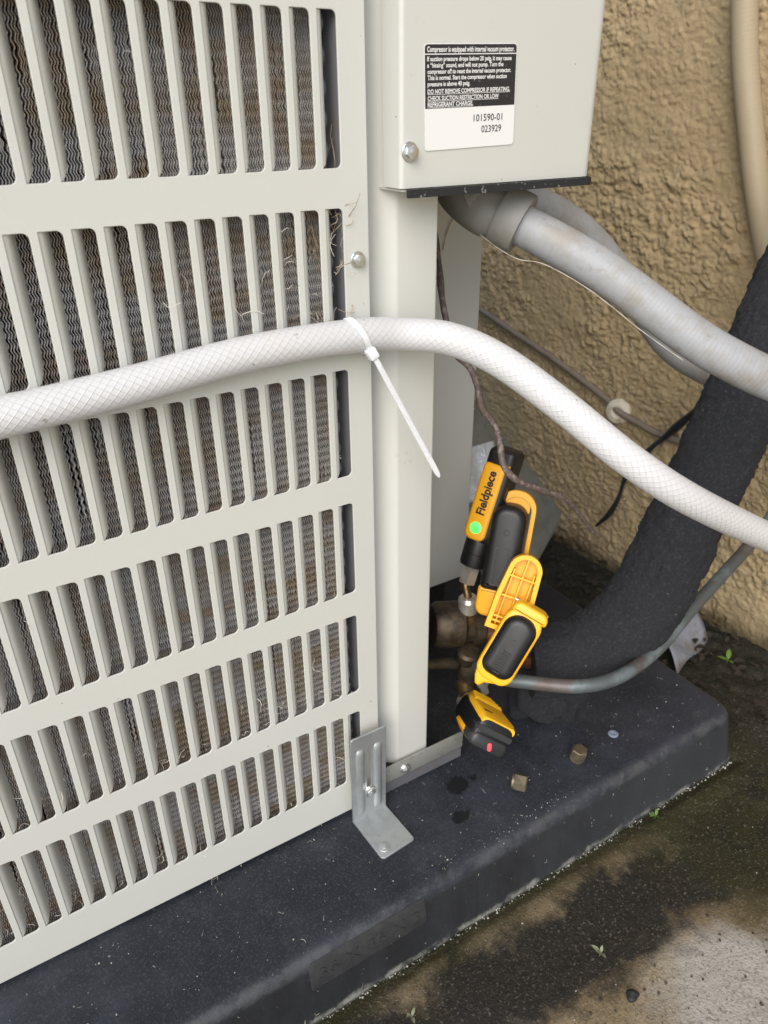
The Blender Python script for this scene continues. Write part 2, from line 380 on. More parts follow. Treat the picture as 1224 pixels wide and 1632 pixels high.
# ------------------------------------------------------------------ numpy noise
def vnoise(xx, yy, seed):
    xi = np.floor(xx).astype(np.int64); yi = np.floor(yy).astype(np.int64); fx = xx - xi; fy = yy - yi
    def h(a, b):
        n = (a * 374761393 + b * 668265263 + seed * 144665) & 0x7fffffff; n = ((n ^ (n >> 13)) * 1274126177) & 0x7fffffff
        return ((n ^ (n >> 16)) & 0xffff) / 65535.0
    sx = fx * fx * fx * (fx * (fx * 6 - 15) + 10); sy = fy * fy * fy * (fy * (fy * 6 - 15) + 10)
    return (h(xi, yi) * (1 - sx) + h(xi + 1, yi) * sx) * (1 - sy) + (h(xi, yi + 1) * (1 - sx) + h(xi + 1, yi + 1) * sx) * sy
def fbm(xx, yy, seed, o=4, g=.5):
    s = 0; a = 1; t = 0
    for i in range(o): s = s + a * vnoise(xx * 2 ** i + 17.3 * i, yy * 2 ** i + 9.1 * i, seed + i); t += a; a *= g
    return s / t
def grains2(xx, yy, cell, seed):
    """scattered rounded beads of random height"""
    u, v = xx / cell, yy / cell; xi = np.floor(u).astype(np.int64); yi = np.floor(v).astype(np.int64); best = np.zeros_like(u)
    def h(a, b, k):
        n = (a * 374761393 + b * 668265263 + (seed * 7 + k) * 144665) & 0x7fffffff; n = ((n ^ (n >> 13)) * 1274126177) & 0x7fffffff
        return ((n ^ (n >> 16)) & 0xffff) / 65535.0
    for i in (-1, 0, 1):
        for j in (-1, 0, 1):
            a, b = xi + i, yi + j; d2 = (a + h(a, b, 1) - u) ** 2 + ((b + h(a, b, 2) - v) * 1.1) ** 2
            r2 = .25 + .45 * h(a, b, 4); best = np.maximum(best, np.clip(1 - d2 / r2, 0, 1) ** .8 * h(a, b, 3) ** 1.6)
    return best
def sstep(v, a, b): t = np.clip((v - a) / (b - a), 0, 1); return t * t * (3 - 2 * t)
def axis(parts):
    out = []
    for a, b, st in parts: out += list(np.arange(a, b - 1e-9, st))
    out.append(parts[-1][1]); return np.array(out)
def grid_obj(name, us, vs, fn, mat):
    U, V = np.meshgrid(us, vs); P = fn(U, V).reshape(-1, 3).astype(np.float32)
    nu, nv = len(us), len(vs); i = (np.arange(nv - 1)[:, None] * nu + np.arange(nu - 1)[None, :]).ravel()
    q = np.stack([i, i + 1, i + nu + 1, i + nu], 1).astype(np.int32)
    me = np_mesh(name, P, q, True)
    return link(name, me, mat)
def np_mesh(name, P, q, smooth):
    me = bpy.data.meshes.new(name); me.vertices.add(len(P)); me.vertices.foreach_set('co', np.ascontiguousarray(P, dtype=np.float32).ravel())
    me.loops.add(q.size); me.loops.foreach_set('vertex_index', np.ascontiguousarray(q, dtype=np.int32).ravel()); me.polygons.add(len(q))
    me.polygons.foreach_set('loop_start', np.arange(0, q.size, q.shape[1], dtype=np.int32))
    me.polygons.foreach_set('loop_total', np.full(len(q), q.shape[1], dtype=np.int32))
    me.polygons.foreach_set('use_smooth', np.full(len(q), smooth)); me.update(calc_edges=True); me.validate(); return me

# ================================================================== setting
PAD_Z = .0762
def ground_fn(U, V):
    near = np.exp(-((U - .25) ** 2 + (V + .1) ** 2) / .5)
    hgt = (fbm(U * 9, V * 9, 3, 3) - .5) * .006 + (fbm(U * 160, V * 160, 9, 2) - .5) * .0012
    soil = sstep(U, .46, .60) * sstep(V, -.9, -.7)
    hgt = hgt + soil * ((fbm(U * 30, V * 30, 21, 4) - .35) * .022)
    flat = sstep(np.maximum(np.abs(U + .02) - .475, np.abs(V - .34) - .465), .0, .012)     # level under the pad
    return np.stack([U, V, hgt * near * (.15 + .85 * flat) - .0035 * (1 - flat)], -1)
g = grid_obj('ground', axis([(-60, -2, 8), (-2, -.2, .2), (-.2, .75, .0028), (.75, 2.4, .15), (2.4, 60, 8)]),
             axis([(-60, -2, 8), (-2, -.45, .15), (-.45, .45, .0028), (.45, 2, .15), (2, 60, 8)]), ground_fn, 'concrete')
tag(g, kind='structure')

WA = math.atan2(.0368, .3893)                                    # the wall turns 5.4 degrees off the unit
WN = Vector((-math.cos(WA), -math.sin(WA), 0)); WT = Vector((-math.sin(WA), math.cos(WA), 0)); W0 = Vector((.675, 0, 0))
def wall_fn(U, V):
    du = (fbm(U * 60, V * 60, 71, 2) - .5) * .012; dv = (fbm(U * 60 + 40, V * 60, 72, 2) - .5) * .012
    lum = fbm(U * 22, V * 22, 5, 4)                                # trowelled swells
    rough = sstep(fbm(U * 7, V * 7, 15, 3), .33, .55)              # smeared and splattered zones
    lump = sstep(fbm(U * 48 + 3, V * 48, 77, 3, .5), .56, .66)     # flattened splashes
    fine = fbm(U * 230, V * 230, 55, 2) - .5
    hgt = (lum - .5) * .0065 + (grains2(U + du, V + dv, .0042, 3) * .0027 + grains2(U + dv, V + du, .0095, 8) * .0036) * (.50 + .50 * rough) + lump * .0022 * rough + fine * .0013
    hgt = hgt * sstep(U, -.25, -.2) * sstep(-U, -1.1, -.98) * sstep(-V, -1.0, -.94)
    x = W0.x + WT.x * U + WN.x * hgt; y = W0.y + WT.y * U + WN.y * hgt
    return np.stack([x, y, V], -1)
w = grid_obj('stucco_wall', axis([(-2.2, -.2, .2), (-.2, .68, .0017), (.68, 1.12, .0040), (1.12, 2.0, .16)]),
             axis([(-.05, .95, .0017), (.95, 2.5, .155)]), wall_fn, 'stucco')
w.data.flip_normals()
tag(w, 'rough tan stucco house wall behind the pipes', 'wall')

# ---- black plastic pad
pad = thing('equipment_pad', 'black plastic equipment pad carrying the air conditioner', 'pad', (-.02, .34, 0))
def pad_ring(z, ins, n=9):
    return [(px, py, z) for px, py in rrect(-.50 + ins, -.125 + ins, .462 - ins, .80 - ins, max(.012, .024 - ins * .3), n)]
bm = bmesh.new(); rings = []
lay = [(-.004, 0), (.004, 0), (.0065, .001), (.02, .0035), (.04, .0065), (.056, .0088), (.063, .0098), (.0680, .0108), (.0712, .0124), (.0738, .0152), (.0755, .0190), (PAD_Z, .0235)]
for z, ins in lay: rings.append([bm.verts.new(p) for p in pad_ring(z, ins)])
for a, b in zip(rings, rings[1:]):
    for i in range(len(a)): j = (i + 1) % len(a); bm.faces.new((a[i], a[j], b[j], b[i]))
bm.faces.new(rings[-1]); bm.faces.new(rings[0][::-1])
me = from_bm('slab', bm, True)
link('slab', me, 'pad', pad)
# moulded size plate with the pad's size on its front rim
nface = Vector((0, -1, .165)).normalized()
PM = frame((-.1215, -.1187, .0395), (-.1215, -.1187 + .0054, .0725), nface)
pl = link('size_plate', slab_me('size_plate', rrect(0, 0, .1205, .0305, .002, 3), -.004, .0010, .0008, 2), 'pad_plate', pad, PM)
link('lettering', text_me('lettering', '36 X 36 X 3', .104, .0115, -.004, .0004), 'pad_plate', pl, PM @ Matrix.Translation((.008, .009, .0013)))
# faint white-blue dried spot beside the caps
bm = bmesh.new(); lathe(bm, [(.0035, 0), (.0062, .0002), (.0058, .0012), (.0034, .0016), (.0022, .0008), (.0, .0006)], 20)
link('moulded_plug', from_bm('moulded_plug', bm, True), 'plug', pad, Matrix.Translation((.2956, -.0641, PAD_Z)))

# ================================================================== the condenser unit
unit = thing('condenser_unit', 'light grey louvred outdoor air conditioning unit on the black pad', 'air conditioner', (-.12, .3, PAD_Z))
PITCH, SLW, SLH, ROWP = .01805, .0140, .0870, .11196
ROW_TOP = lambda r: .2087 + (6 - r) * ROWP
PX0, PX1, PZ0, PZ1 = -.500, .0190, .0815, .935
NC, ROWS = 26, range(0, 7)
slots = [(-PITCH * c - SLW, ROW_TOP(r) - SLH - .001) for r in ROWS for c in range(NC)]
# panel sheet: an outline with a hole for each slot, filled and extruded
cu = bpy.data.curves.new('panel', 'CURVE'); cu.dimensions = '2D'; cu.fill_mode = 'BOTH'; cu.extrude = .0004; cu.bevel_depth = .0004; cu.bevel_resolution = 1
def add_spline(pts):
    s = cu.splines.new('POLY'); s.points.add(len(pts) - 1); s.use_cyclic_u = True
    for q, p in zip(s.points, pts): q.co = (p[0], p[1], 0, 1)
add_spline([(PX0, PZ0), (PX1, PZ0), (PX1, PZ1), (PX0, PZ1)])
for sx, sz in slots: add_spline(rrect(sx, sz, sx + SLW, sz + SLH + .001, (.0006, .0042, .0042, .0006), 5)[::-1])
co = bpy.data.objects.new('panel', cu); COL.objects.link(co)
dg = bpy.context.evaluated_depsgraph_get(); me = bpy.data.meshes.new_from_object(co.evaluated_get(dg)); bpy.data.objects.remove(co)
me.transform(Matrix(((1, 0, 0, 0), (0, 0, -1, .0008), (0, 1, 0, 0), (0, 0, 0, 1))))   # XY sheet -> XZ, facing -Y
bm = bmesh.new(); bm.from_mesh(me)
box(bm, (PX1 - .0009, .0012, PZ0), (PX1 + .0001, .016, PZ1)); box(bm, (PX0, .0012, PZ0), (PX1 - .001, .016, PZ0 + .001))
me2 = from_bm('louvre_panel', bm, auto=30)
panel = link('louvre_panel', me2, 'paint', unit)
# one vane, shared by every slot: bends in from the slot's left edge
prof = [(0, .0006), (.0016, .0009), (.0032, .0017), (.0046, .0032), (.0058, .0056), (.0070, .0088), (.0081, .0124)]
al = [0]
for a, b in zip(prof, prof[1:]): al.append(al[-1] + math.dist(a, b))
def at_len(L):
    for i in range(len(al) - 1):
        if L <= al[i + 1] + 1e-9: t = (L - al[i]) / (al[i + 1] - al[i]); return (prof[i][0] + (prof[i + 1][0] - prof[i][0]) * t, prof[i][1] + (prof[i + 1][1] - prof[i][1]) * t)
    return prof[-1]
VH = SLH - .0002
lev = [(0.0, .05), (.0025, .22), (.006, .42), (.0105, .63), (.0155, .83), (.020, .95), (.025, 1), (VH * .6, 1), (VH - .004, 1), (VH, .97)]
verts, faces = [], []
for h, rf in lev:
    for k in range(8): p = at_len(al[-1] * rf * k / 7); verts.append((p[0], p[1], h))
nl = len(lev)
for i in range(nl - 1):
    for k in range(7): faces.append((i * 8 + k, i * 8 + k + 1, (i + 1) * 8 + k + 1, (i + 1) * 8 + k))
off = len(verts); verts += [(a - .0006 * .9, b + .0006 * .5, c) for a, b, c in verts]
faces += [tuple(off + q for q in f[::-1]) for f in faces]
for i in range(nl - 1): faces.append((i * 8 + 7, off + i * 8 + 7, off + (i + 1) * 8 + 7, (i + 1) * 8 + 7))
for k in range(7): faces.append((k, off + k, off + k + 1, k + 1)); faces.append(((nl - 1) * 8 + k + 1, off + (nl - 1) * 8 + k + 1, off + (nl - 1) * 8 + k, (nl - 1) * 8 + k))
vane = mesh('vane', verts, faces, True); vane.materials.append(MT['paint'].m); vane.set_sharp_from_angle(angle=R(50))
for sx, sz in slots: link('vane', vane, None, panel, Matrix.Translation((sx, 0, sz + .0006)))
# coil: wavy fins
fx = np.arange(-.392, -.0062, .00172); fx = fx + rng.normal(0, .00012, len(fx)); zs = np.arange(.088, .80, .00125); nz = len(zs)
PER = .0064; ZC = .0172; ph = (zs / PER) % 1.0
wav = np.where(ph < .5, ph * 4 - 1, 3 - ph * 4); wav = np.tanh(wav * 1.5) * .00074
ydep = np.abs(((zs / (PER * 2.5)) % 1.0) - .5) * .0010
V, Q = [], []
cs = [(-.00016, .010), (-.00020, 0.0), (.00020, 0.0), (.00016, .010)]
for f, x0 in enumerate(fx):
    drift = (fbm(np.full(nz, x0 * 40), zs * 26, 61, 3) - .5) * .0005
    drift = drift + sstep(fbm(np.full(nz, x0 * 30 + 7), zs * 22, 88, 3), .60, .68) * rng.normal(0, .0004) * (1 + .4 * np.sin(zs * 700 + f))
    for dx, dy in cs: V.append(np.stack([x0 + wav + dx + drift, ZC + dy + ydep, zs], 1))
    b = f * 4 * nz; i = np.arange(nz - 1)
    for k in range(3):
        a0 = b + k * nz + i; a1 = a0 + nz; Q.append(np.stack([a0, a1, a1 + 1, a0 + 1], 1))
coil = link('coil_fins', np_mesh('coil_fins', np.concatenate(V), np.concatenate(Q), False), 'fin', unit); tag(coil, kind='stuff')
link('coil_back', box_me('coil_back', (-.49, .0275, .086), (.012, .045, .93), 0), 'dark_inside', unit)
link('coil_end_plate', box_me('coil_end_plate', (.0004, .0022, .086), (.0014, .0270, .93), .0003), 'dark_grey_sheet', unit)
bm = bmesh.new()
for k in range(46):
    zc = .10 + k * .0172; a = [Vector((-.0098 + .004 * math.sin(t), .014 - .004 * math.cos(t) * .6, zc + .006 * math.cos(t))) for t in np.linspace(0, math.pi, 6)]
me_u = tube_me('return_bend', [(-.0105, .0195, -.0045), (-.0098, .0150, -.0040), (-.0095, .0136, 0), (-.0098, .0150, .0040), (-.0105, .0195, .0045)], .0016, 7, .002)
me_u.materials.append(MT['dark_grey_sheet'].m); bm.free()
for k in range(40): link('return_bend', me_u, None, unit, Matrix.Translation((.0040, -.0030, .104 + k * .0178)))
# cabinet behind, post with its fold, valve recess
def sheet_me(name, xy, z0, z1, t=.001, bev=None):
    """vertical folded sheet following xy points, thickness to the left of travel"""
    P = [Vector(p) for p in xy]; n = len(P); nor = []
    for i in range(n):
        d1 = (P[i] - P[i - 1]).normalized() if i else None; d2 = (P[i + 1] - P[i]).normalized() if i < n - 1 else None
        d = ((d1 or d2) + (d2 or d1)).normalized(); nor.append(Vector((-d.y, d.x)))
    vs = [(p.x, p.y, z) for z in (z0, z1) for p in P] + [((p + q * t).x, (p + q * t).y, z) for z in (z0, z1) for p, q in zip(P, nor)]
    fs = []
    for i in range(n - 1):
        fs += [(i, i + 1, n + i + 1, n + i), (2 * n + i + 1, 2 * n + i, 3 * n + i, 3 * n + i + 1), (i + 1, i, 2 * n + i, 2 * n + i + 1), (n + i, n + i + 1, 3 * n + i + 1, 3 * n + i)]
    fs += [(0, n, 3 * n, 2 * n), (n - 1, 3 * n - 1, 4 * n - 1, 2 * n - 1)]
    me = mesh(name, vs, fs, True); me.set_sharp_from_angle(angle=R(50)); return me
def fold(pts, r=.003, n=4):
    """round the corners of a 2D polyline"""
    P = [Vector(p) for p in pts]; out = [P[0]]
    for i in range(1, len(P) - 1):
        q = r[i - 1] if isinstance(r, list) else r; a = P[i] + (P[i - 1] - P[i]).normalized() * q; b = P[i] + (P[i + 1] - P[i]).normalized() * q
        for k in range(n + 1): t = k / n; out.append(a * (1 - t) ** 2 + P[i] * 2 * t * (1 - t) + b * t * t)
    return out + [P[-1]]
link('corner_post', sheet_me('corner_post', fold([(.0055, .0185), (.030, .0185), (.0455, .005), (.0822, .005), (.0822, .024), (.070, .024)], .0022), .1075, .935), 'paint', unit)
link('recess_panel', sheet_me('recess_panel', fold([(.060, .190), (.2720, .190), (.2720, .215), (.25, .215)], .003), .165, .935), 'paint', unit)
link('cabinet_core', box_me('cabinet_core', (-.49, .046, .084), (.056, .62, .93), .004), 'dark_inside', unit)
link('recess_void', box_me('recess_void', (.060, .235, .0775), (.2700, .62, .24), .002), 'dark_inside', unit)  # added black block standing in for the unlit void
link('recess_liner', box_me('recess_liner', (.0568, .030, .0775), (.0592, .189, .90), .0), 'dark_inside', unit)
link('side_panel', box_me('side_panel', (.060, .217, .25), (.2715, .62, .934), .004), 'paint', unit)
link('base_pan', box_me('base_pan', (-.495, .020, .0775), (.058, .62, .087), .002), 'galv_rail', unit)
link('top_cover', box_me('top_cover', (-.505, -.03, .9365), (.280, .63, .965), .006), 'paint', unit)
# base rail under the post
rail = link('base_rail', box_me('base_rail', (.0200, -.0010, .0945), (.1260, .0012, .1160), .0008), 'galv_rail', unit)
bm = bmesh.new(); box(bm, (.0200, .0012, .0775), (.1260, .0035, .096), .0006); link('rail_foot', from_bm('rail_foot', bm), 'dark_grey_sheet', unit)
hex_bolt(rail, (.0500, -.0012, .1045), (0, -1, 0), .0058, .0042, .0035)
# control box cover
cov = link('control_cover', sheet_me('control_cover', fold([(.0345, .0040), (.0335, -.0195), (.2085, -.0195), (.2085, .10)], [.0035, .0095], 8), .6675, .935, .0011), 'paint', unit)
bm = bmesh.new(); vs = []
tri = sheet_me('cover_floor', fold([(.0375, -.0205), (.2030, -.0205), (.2068, -.0150), (.2068, .10)], .004, 5), .6618, .6670, -.004)
link('gasket', tri, 'gasket', cov)
link('cover_floor', box_me('cover_floor', (.0360, -.0180, .6655), (.2055, .188, .6668), 0), 'paint', cov)
hex_bolt(cov, (.0402, -.0197, .6898), (0, -1, -.0), .0062, .0042, .0046, rot=.1)
hex_bolt(panel, (.0098, -.0002, .6217), (0, -1, 0), .0058, .0040, .0042, rot=.5)
# warning sticker
SM = Matrix.Translation((.0522, -.0199, .6898)) @ Matrix.Rotation(R(90), 4, 'X') @ Matrix.Rotation(R(1.6), 4, 'Z')
SW, SH = .0755, .0610
stk = link('sticker', slab_me('sticker', rrect(0, 0, SW, SH, .0022, 4), 0, .00018), 'sticker_white', cov, SM)
stk['label'] = 'black and white compressor warning sticker'
link('print_field', slab_me('print_field', rrect(.0005, SH * .405, SW - .0005, SH - .0005, (.0, .0, .002, .002), 4), .0001, .00026), 'ink', stk, SM)
def line(s, x0, x1, base, cap, mat='print_white', under=False, bold=.026):
    X = lambda q: (q - 75) / 1050 * SW; Yv = lambda q: SH - (q - 75) / 1230 * SH
    link('lettering', text_me('lettering', s, X(x1) - X(x0), cap / 1230 * SH, bold), mat, stk, SM @ Matrix.Translation((X(x0), Yv(base), .00036)))
    if under: link('underline', slab_me('underline', [(X(x0), Yv(base + 12)), (X(x1), Yv(base + 12)), (X(x1), Yv(base + 7)), (X(x0), Yv(base + 7))], .0003, .00036), mat, stk, SM)
line('Compressor is equipped with internal vacuum protector.', 105, 1090, 168, 58)
link('underline', slab_me('underline', [(.0005, SH * .899), (SW - .0005, SH * .899), (SW - .0005, SH * .908), (.0005, SH * .908)], .0003, .00036), 'print_white', stk, SM)
line('If suction pressure drops below 20 psig, it may cause', 105, 1060, 270, 50)
line('a \u201chissing\u201d sound, and will not pump. Turn the', 105, 965, 340, 50)
line('compressor off to reset the internal vacuum protector.', 108, 1060, 410, 50)
line('This is normal. Start the compressor when suction', 108, 1010, 480, 50)
line('pressure is above 40 psig.', 108, 580, 550, 50)
line('DO NOT REMOVE COMPRESSOR IF REPEATING.', 108, 1055, 636, 50, under=True)
line('CHECK SUCTION RESTRICTION OR LOW', 108, 922, 714, 50, under=True)
line('REFRIGERANT CHARGE.', 108, 620, 785, 50, under=True)
line('101590-01', 630, 975, 985, 85, 'ink_plain', bold=.004)
line('023929', 725, 965, 1125, 85, 'ink_plain', bold=.004)

# ---- service valves inside the recess (fixed to the unit's lines)
val = thing('suction_service_valve', 'shade-darkened brass suction valve with stem cap in the dark recess', 'valve', (.165, .05, .20))
AXM = lambda p, d: AX(p, d)
def lp(name, prof, p, d, mat, par, n=24): return link(name, lathe_me(name, prof, n), mat, par, AX(p, d))
lp('valve_body', [(.014, -.03), (.0185, -.026), (.0185, -.004), (.015, 0), (.0135, .012), (.0175, .014), (.0175, .024), (.013, .027)], (.160, .055, .204), (1, -.35, -.12), 'shaded_brass', val)
lp('stem_cap', [(0, -.006), (.022, -.006), (.026, 0), (.026, .026), (.022, .03), (0, .031)], (.136, .068, .212), (1, -.35, -.12), 'shaded_brass', val)
lp('outlet_pipe', [(.0115, 0), (.0115, .03), (.0135, .031), (.0135, .05), (.0115, .052), (.0115, .10)], (.172, .050, .203), (.85, -.42, -.28), 'copper', val)
lp('port_neck', [(.008, 0), (.008, .014), (.0062, .015), (.0062, .03)], (.1685, .052, .208), (-.05, 0, 1), 'brass', val)
lp('port_nut', [(.0088, 0), (.0110, .0015), (.0110, .016), (.0085, .0195), (.005, .0195)], (.1665, .052, .2285), (-.03, .0, 1), 'nickel', val)
_v2p = [(.062, .060, .185), (.090, .048, .186), (.120, .046, .180), (.150, .045, .168)]
val2 = thing('liquid_service_valve', 'brass liquid valve below the suction valve in the recess', 'valve', (.16, .04, .14))
lp('valve_body', [(.0095, -.02), (.0125, -.016), (.0125, .012), (.009, .016), (.0075, .03)], (.163, .042, .158), (0, -.1, -1), 'shaded_brass', val2)
lp('stem_cap', [(0, -.003), (.011, -.003), (.013, 0), (.013, .013), (.010, .016), (0, .0165)], (.162, .044, .170), (-.05, -.3, 1), 'shaded_brass', val2)
link('inlet_pipe', tube_me('inlet_pipe', _v2p, .0062, 14, .004), 'shaded_brass', val2)
lp('port_neck', [(.0095, 0), (.0095, .016), (.0115, .018), (.0115, .034), (.009, .036)], (.160, .046, .136), (-.25, -.75, -.35), 'brass', val2)
lp('depressor_nut', [(.0068, 0), (.0068, .010), (.0050, .011), (.0050, .02)], (.172, .030, .148), (.1, -.35, -1), 'nickel', val2, 6)

# ================================================================== pipes, hose, cables
HOSE = [(-0.2974, -0.0135, 0.5563), (-0.2374, -0.0135, 0.5597), (-0.1648, -0.0135, 0.5648), (-0.0808, -0.0135, 0.5726), (-0.0044, -0.0135, 0.5726), (0.0365, -0.0159, 0.5685), (0.0671, -0.0367, 0.5648), (0.0931, -0.0641, 0.5503), (0.1203, -0.1048, 0.522), (0.1461, -0.1464, 0.491), (0.1934, -0.1707, 0.4553), (0.2888, -0.1836, 0.3995), (0.3559, -0.1929, 0.3646), (.47, -.22, .31)]
tag(link('braided_hose', tube_me('braided_hose', HOSE, .0121, 36, .003), 'hose'), 'white braided plastic hose tied across the louvred panel', 'hose')
zt = thing('zip_tie', 'translucent white zip tie holding the hose, tail hanging down', 'zip tie', (.006, -.026, .562))
def strip_me(name, pts, wdir, wd, th):
    path = spline(pts, .0025); m = len(path); vs = []
    for i in range(m):
        t = (path[min(i + 1, m - 1)] - path[max(i - 1, 0)]).normalized(); wv = Vector(wdir); wv = (wv - t * wv.dot(t)).normalized(); nn = t.cross(wv)
        for a, b in ((-1, -1), (1, -1), (1, 1), (-1, 1)): vs.append(path[i] + wv * (a * wd / 2) + nn * (b * th / 2))
    fs = [(i * 4 + k, i * 4 + (k + 1) % 4, i * 4 + 4 + (k + 1) % 4, i * 4 + 4 + k) for i in range(m - 1) for k in range(4)] + [(3, 2, 1, 0), tuple(m * 4 - 4 + k for k in range(4))]
    return mesh(name, vs, fs)
hc = Vector((.0002, -.0136, .5724)); loop = []
for k in range(15):
    a = R(-118 + 262 * k / 14); loop.append(hc + Vector((-.0062 * math.sin(a), -.0131 * math.cos(a) if math.cos(a) > 0 else -.0131 * math.cos(a) * .9, .0131 * math.sin(a))))
link('band', strip_me('band', loop, (1, 0, .1), .0042, .0011), 'nylon', zt)
HD = frame((.0058, -.0250, .5612), (.0120, -.0262, .5492), (-.05, -1, .05))
link('head', slab_me('head', rrect(-.0036, -.0012, .0036, .0072, .0012, 3), -.003, .0030, .0009, 2), 'nylon', zt, HD @ Matrix.Translation((0, -.003, 0)))
bm = bmesh.new(); slab(bm, [(-.0020, 0), (.0020, 0), (.0023, .110), (.0021, .1175), (.0008, .122), (-.0008, .122), (-.0021, .1175), (-.0023, .110)], -.0005, .0005, .0002, 1)
for k in range(52): slab(bm, [(-.0014, .006 + k * .0018), (.0014, .006 + k * .0018), (.0014, .0068 + k * .0018), (-.0014, .0068 + k * .0018)], .0004, .0009)
link('tail', from_bm('tail', bm, auto=30), 'nylon', zt, frame((.0078, -.0266, .5570), (.0650, -.0280, .4505), (-.15, -1, .25)))

WHIP = [(0.1487, 0.0374, 0.6498), (0.1547, 0.0199, 0.6382), (0.171, -0.0002, 0.6282), (0.2043, -0.0467, 0.6007), (0.2461, -0.1061, 0.5565), (0.2701, -0.1322, 0.538), (0.3, -0.1537, 0.5217), (0.3399, -0.1751, 0.5047), (.42, -.21, .47)]
wt = thing('flexible_conduit', 'dirty grey flexible conduit coming out under the control box', 'conduit', (.17, 0, .63))
link('tube', tube_me('tube', [Vector(WHIP[2]) - (Vector(WHIP[3]) - Vector(WHIP[1])).normalized() * .014] + WHIP[3:], .0160, 28, .003), 'whip', wt)
d0 = (Vector(WHIP[3]) - Vector(WHIP[1])).normalized()
link('nut', lathe_me('nut', [(.0165, .0), (.0225, .0), (.0236, .002), (.0240, .018), (.0232, .0205), (.0178, .0205)], 40), 'fitting', wt, AX(Vector(WHIP[2]) - d0 * .030, d0))
ELB = [(.1380, .0620, .668), (.1385, .0550, .658), (.1420, .0420, .6490), (.1480, .0290, .6420), tuple(Vector(WHIP[2]) - d0 * .026)]
eb = link('elbow', tube_me('elbow', ELB, lambda t: .0205 if t < .8 else .0195, 32, .003), 'fitting', wt)
# raised size badge on the elbow
bp = Vector((.1315, .0245, .6490)); bd = Vector((-.616, -.782, .105))
BM_ = frame(bp, bp + Vector((.29, -.30, -.75)), bd)
link('badge', slab_me('badge', rrect(-.0062, -.014, .0062, .014, .006, 5), -.008, .0020, .0008, 2), 'fitting', eb, BM_)
link('badge_lettering', text_me('badge_lettering', '3/4', .013, .0062, .01, .0003), 'fitting', eb, BM_ @ Matrix.Translation((-.0030, .0065, .0024)) @ Matrix.Rotation(R(-90), 4, 'Z'))
WHIP2 = [(0.2246, 0.1152, 0.6463), (0.2714, 0.1054, 0.6333), (0.3238, 0.0956, 0.6046), (0.3887, 0.0876, 0.5484), (0.4488, 0.0743, 0.4792), (0.5117, 0.0637, 0.4382), (0.5844, 0.0407, 0.4078), (.645, .0, .39)]
w2 = thing('flexible_conduit', 'second grey conduit half hidden behind the dirty grey one', 'conduit', (.3, .1, .62))
link('tube', tube_me('tube', [(.2075, .118, .649)] + WHIP2, .0150, 24, .004), 'whip', w2)
link('nut', lathe_me('nut', [(.0155, 0), (.0205, 0), (.0212, .002), (.0212, .018), (.0165, .0195)], 32), 'fitting', w2, AX((.2165, .1165, .648), (.9, -.1, -.2)))
BEIGE = [(0.6410, 0.218, 1.2), (0.6428, 0.213, 0.9115), (0.644, 0.2008, 0.8586), (0.6444, 0.1963, 0.8225), (0.6458, 0.1811, 0.7593), (0.6479, 0.1595, 0.6933), (0.6502, 0.1349, 0.6251), (0.6531, 0.1047, 0.5553), (0.6563, 0.0706, 0.4842), (.66, .02, .40), (.665, -.05, .34)]
tag(link('painted_conduit', tube_me('painted_conduit', BEIGE, .0150, 24, .004), 'beige_pipe'), 'tan painted conduit running up the stucco wall', 'conduit')

FOAM = [(.60, -.012, .70), (0.5205, -0.0263, 0.5782), (0.4793, -0.0339, 0.5156), (0.4178, -0.0456, 0.4163), (0.3578, -0.0502, 0.2981), (0.3224, -0.0464, 0.2277), (0.2844, -0.0261, 0.181), (0.2422, -0.0027, 0.1672), (0.2219, 0.0089, 0.1662)]
fo = thing('insulated_suction_line', 'thick black foam insulated pipe bending down to the valves', 'pipe', (.30, -.03, .2))
fme = tube_me('foam_sleeve', FOAM, lambda t: .0405 + .0015 * math.sin(t * 9), 120, .0021)
_n = len(fme.vertices); _co = np.empty(_n * 3, np.float32); fme.vertices.foreach_get('co', _co); _no = np.empty(_n * 3, np.float32); fme.vertices.foreach_get('normal', _no)
_k = np.arange(_n); _u = (_k % 120) * .0021; _v = (_k // 120) * .0021
_h = (fbm(_u * 300, _v * 300, 12, 3) - .5) * .0040 + (fbm(_u * 60, _v * 60, 13, 3) - .5) * .0045 - sstep(fbm(_u * 45 + 5, _v * 14, 14, 3), .66, .72) * .002
fme.vertices.foreach_set('co', (_co.reshape(-1, 3) + _no.reshape(-1, 3) * _h[:, None]).astype(np.float32).ravel()); fme.update()
link('foam_sleeve', fme, 'foam', fo)
link('pipe_end', tube_me('pipe_end', [(.2300, .004, .1665), (.2180, .0110, .1700), (.2060, .018, .1760)], .0115, 20, .004), 'copper', fo)
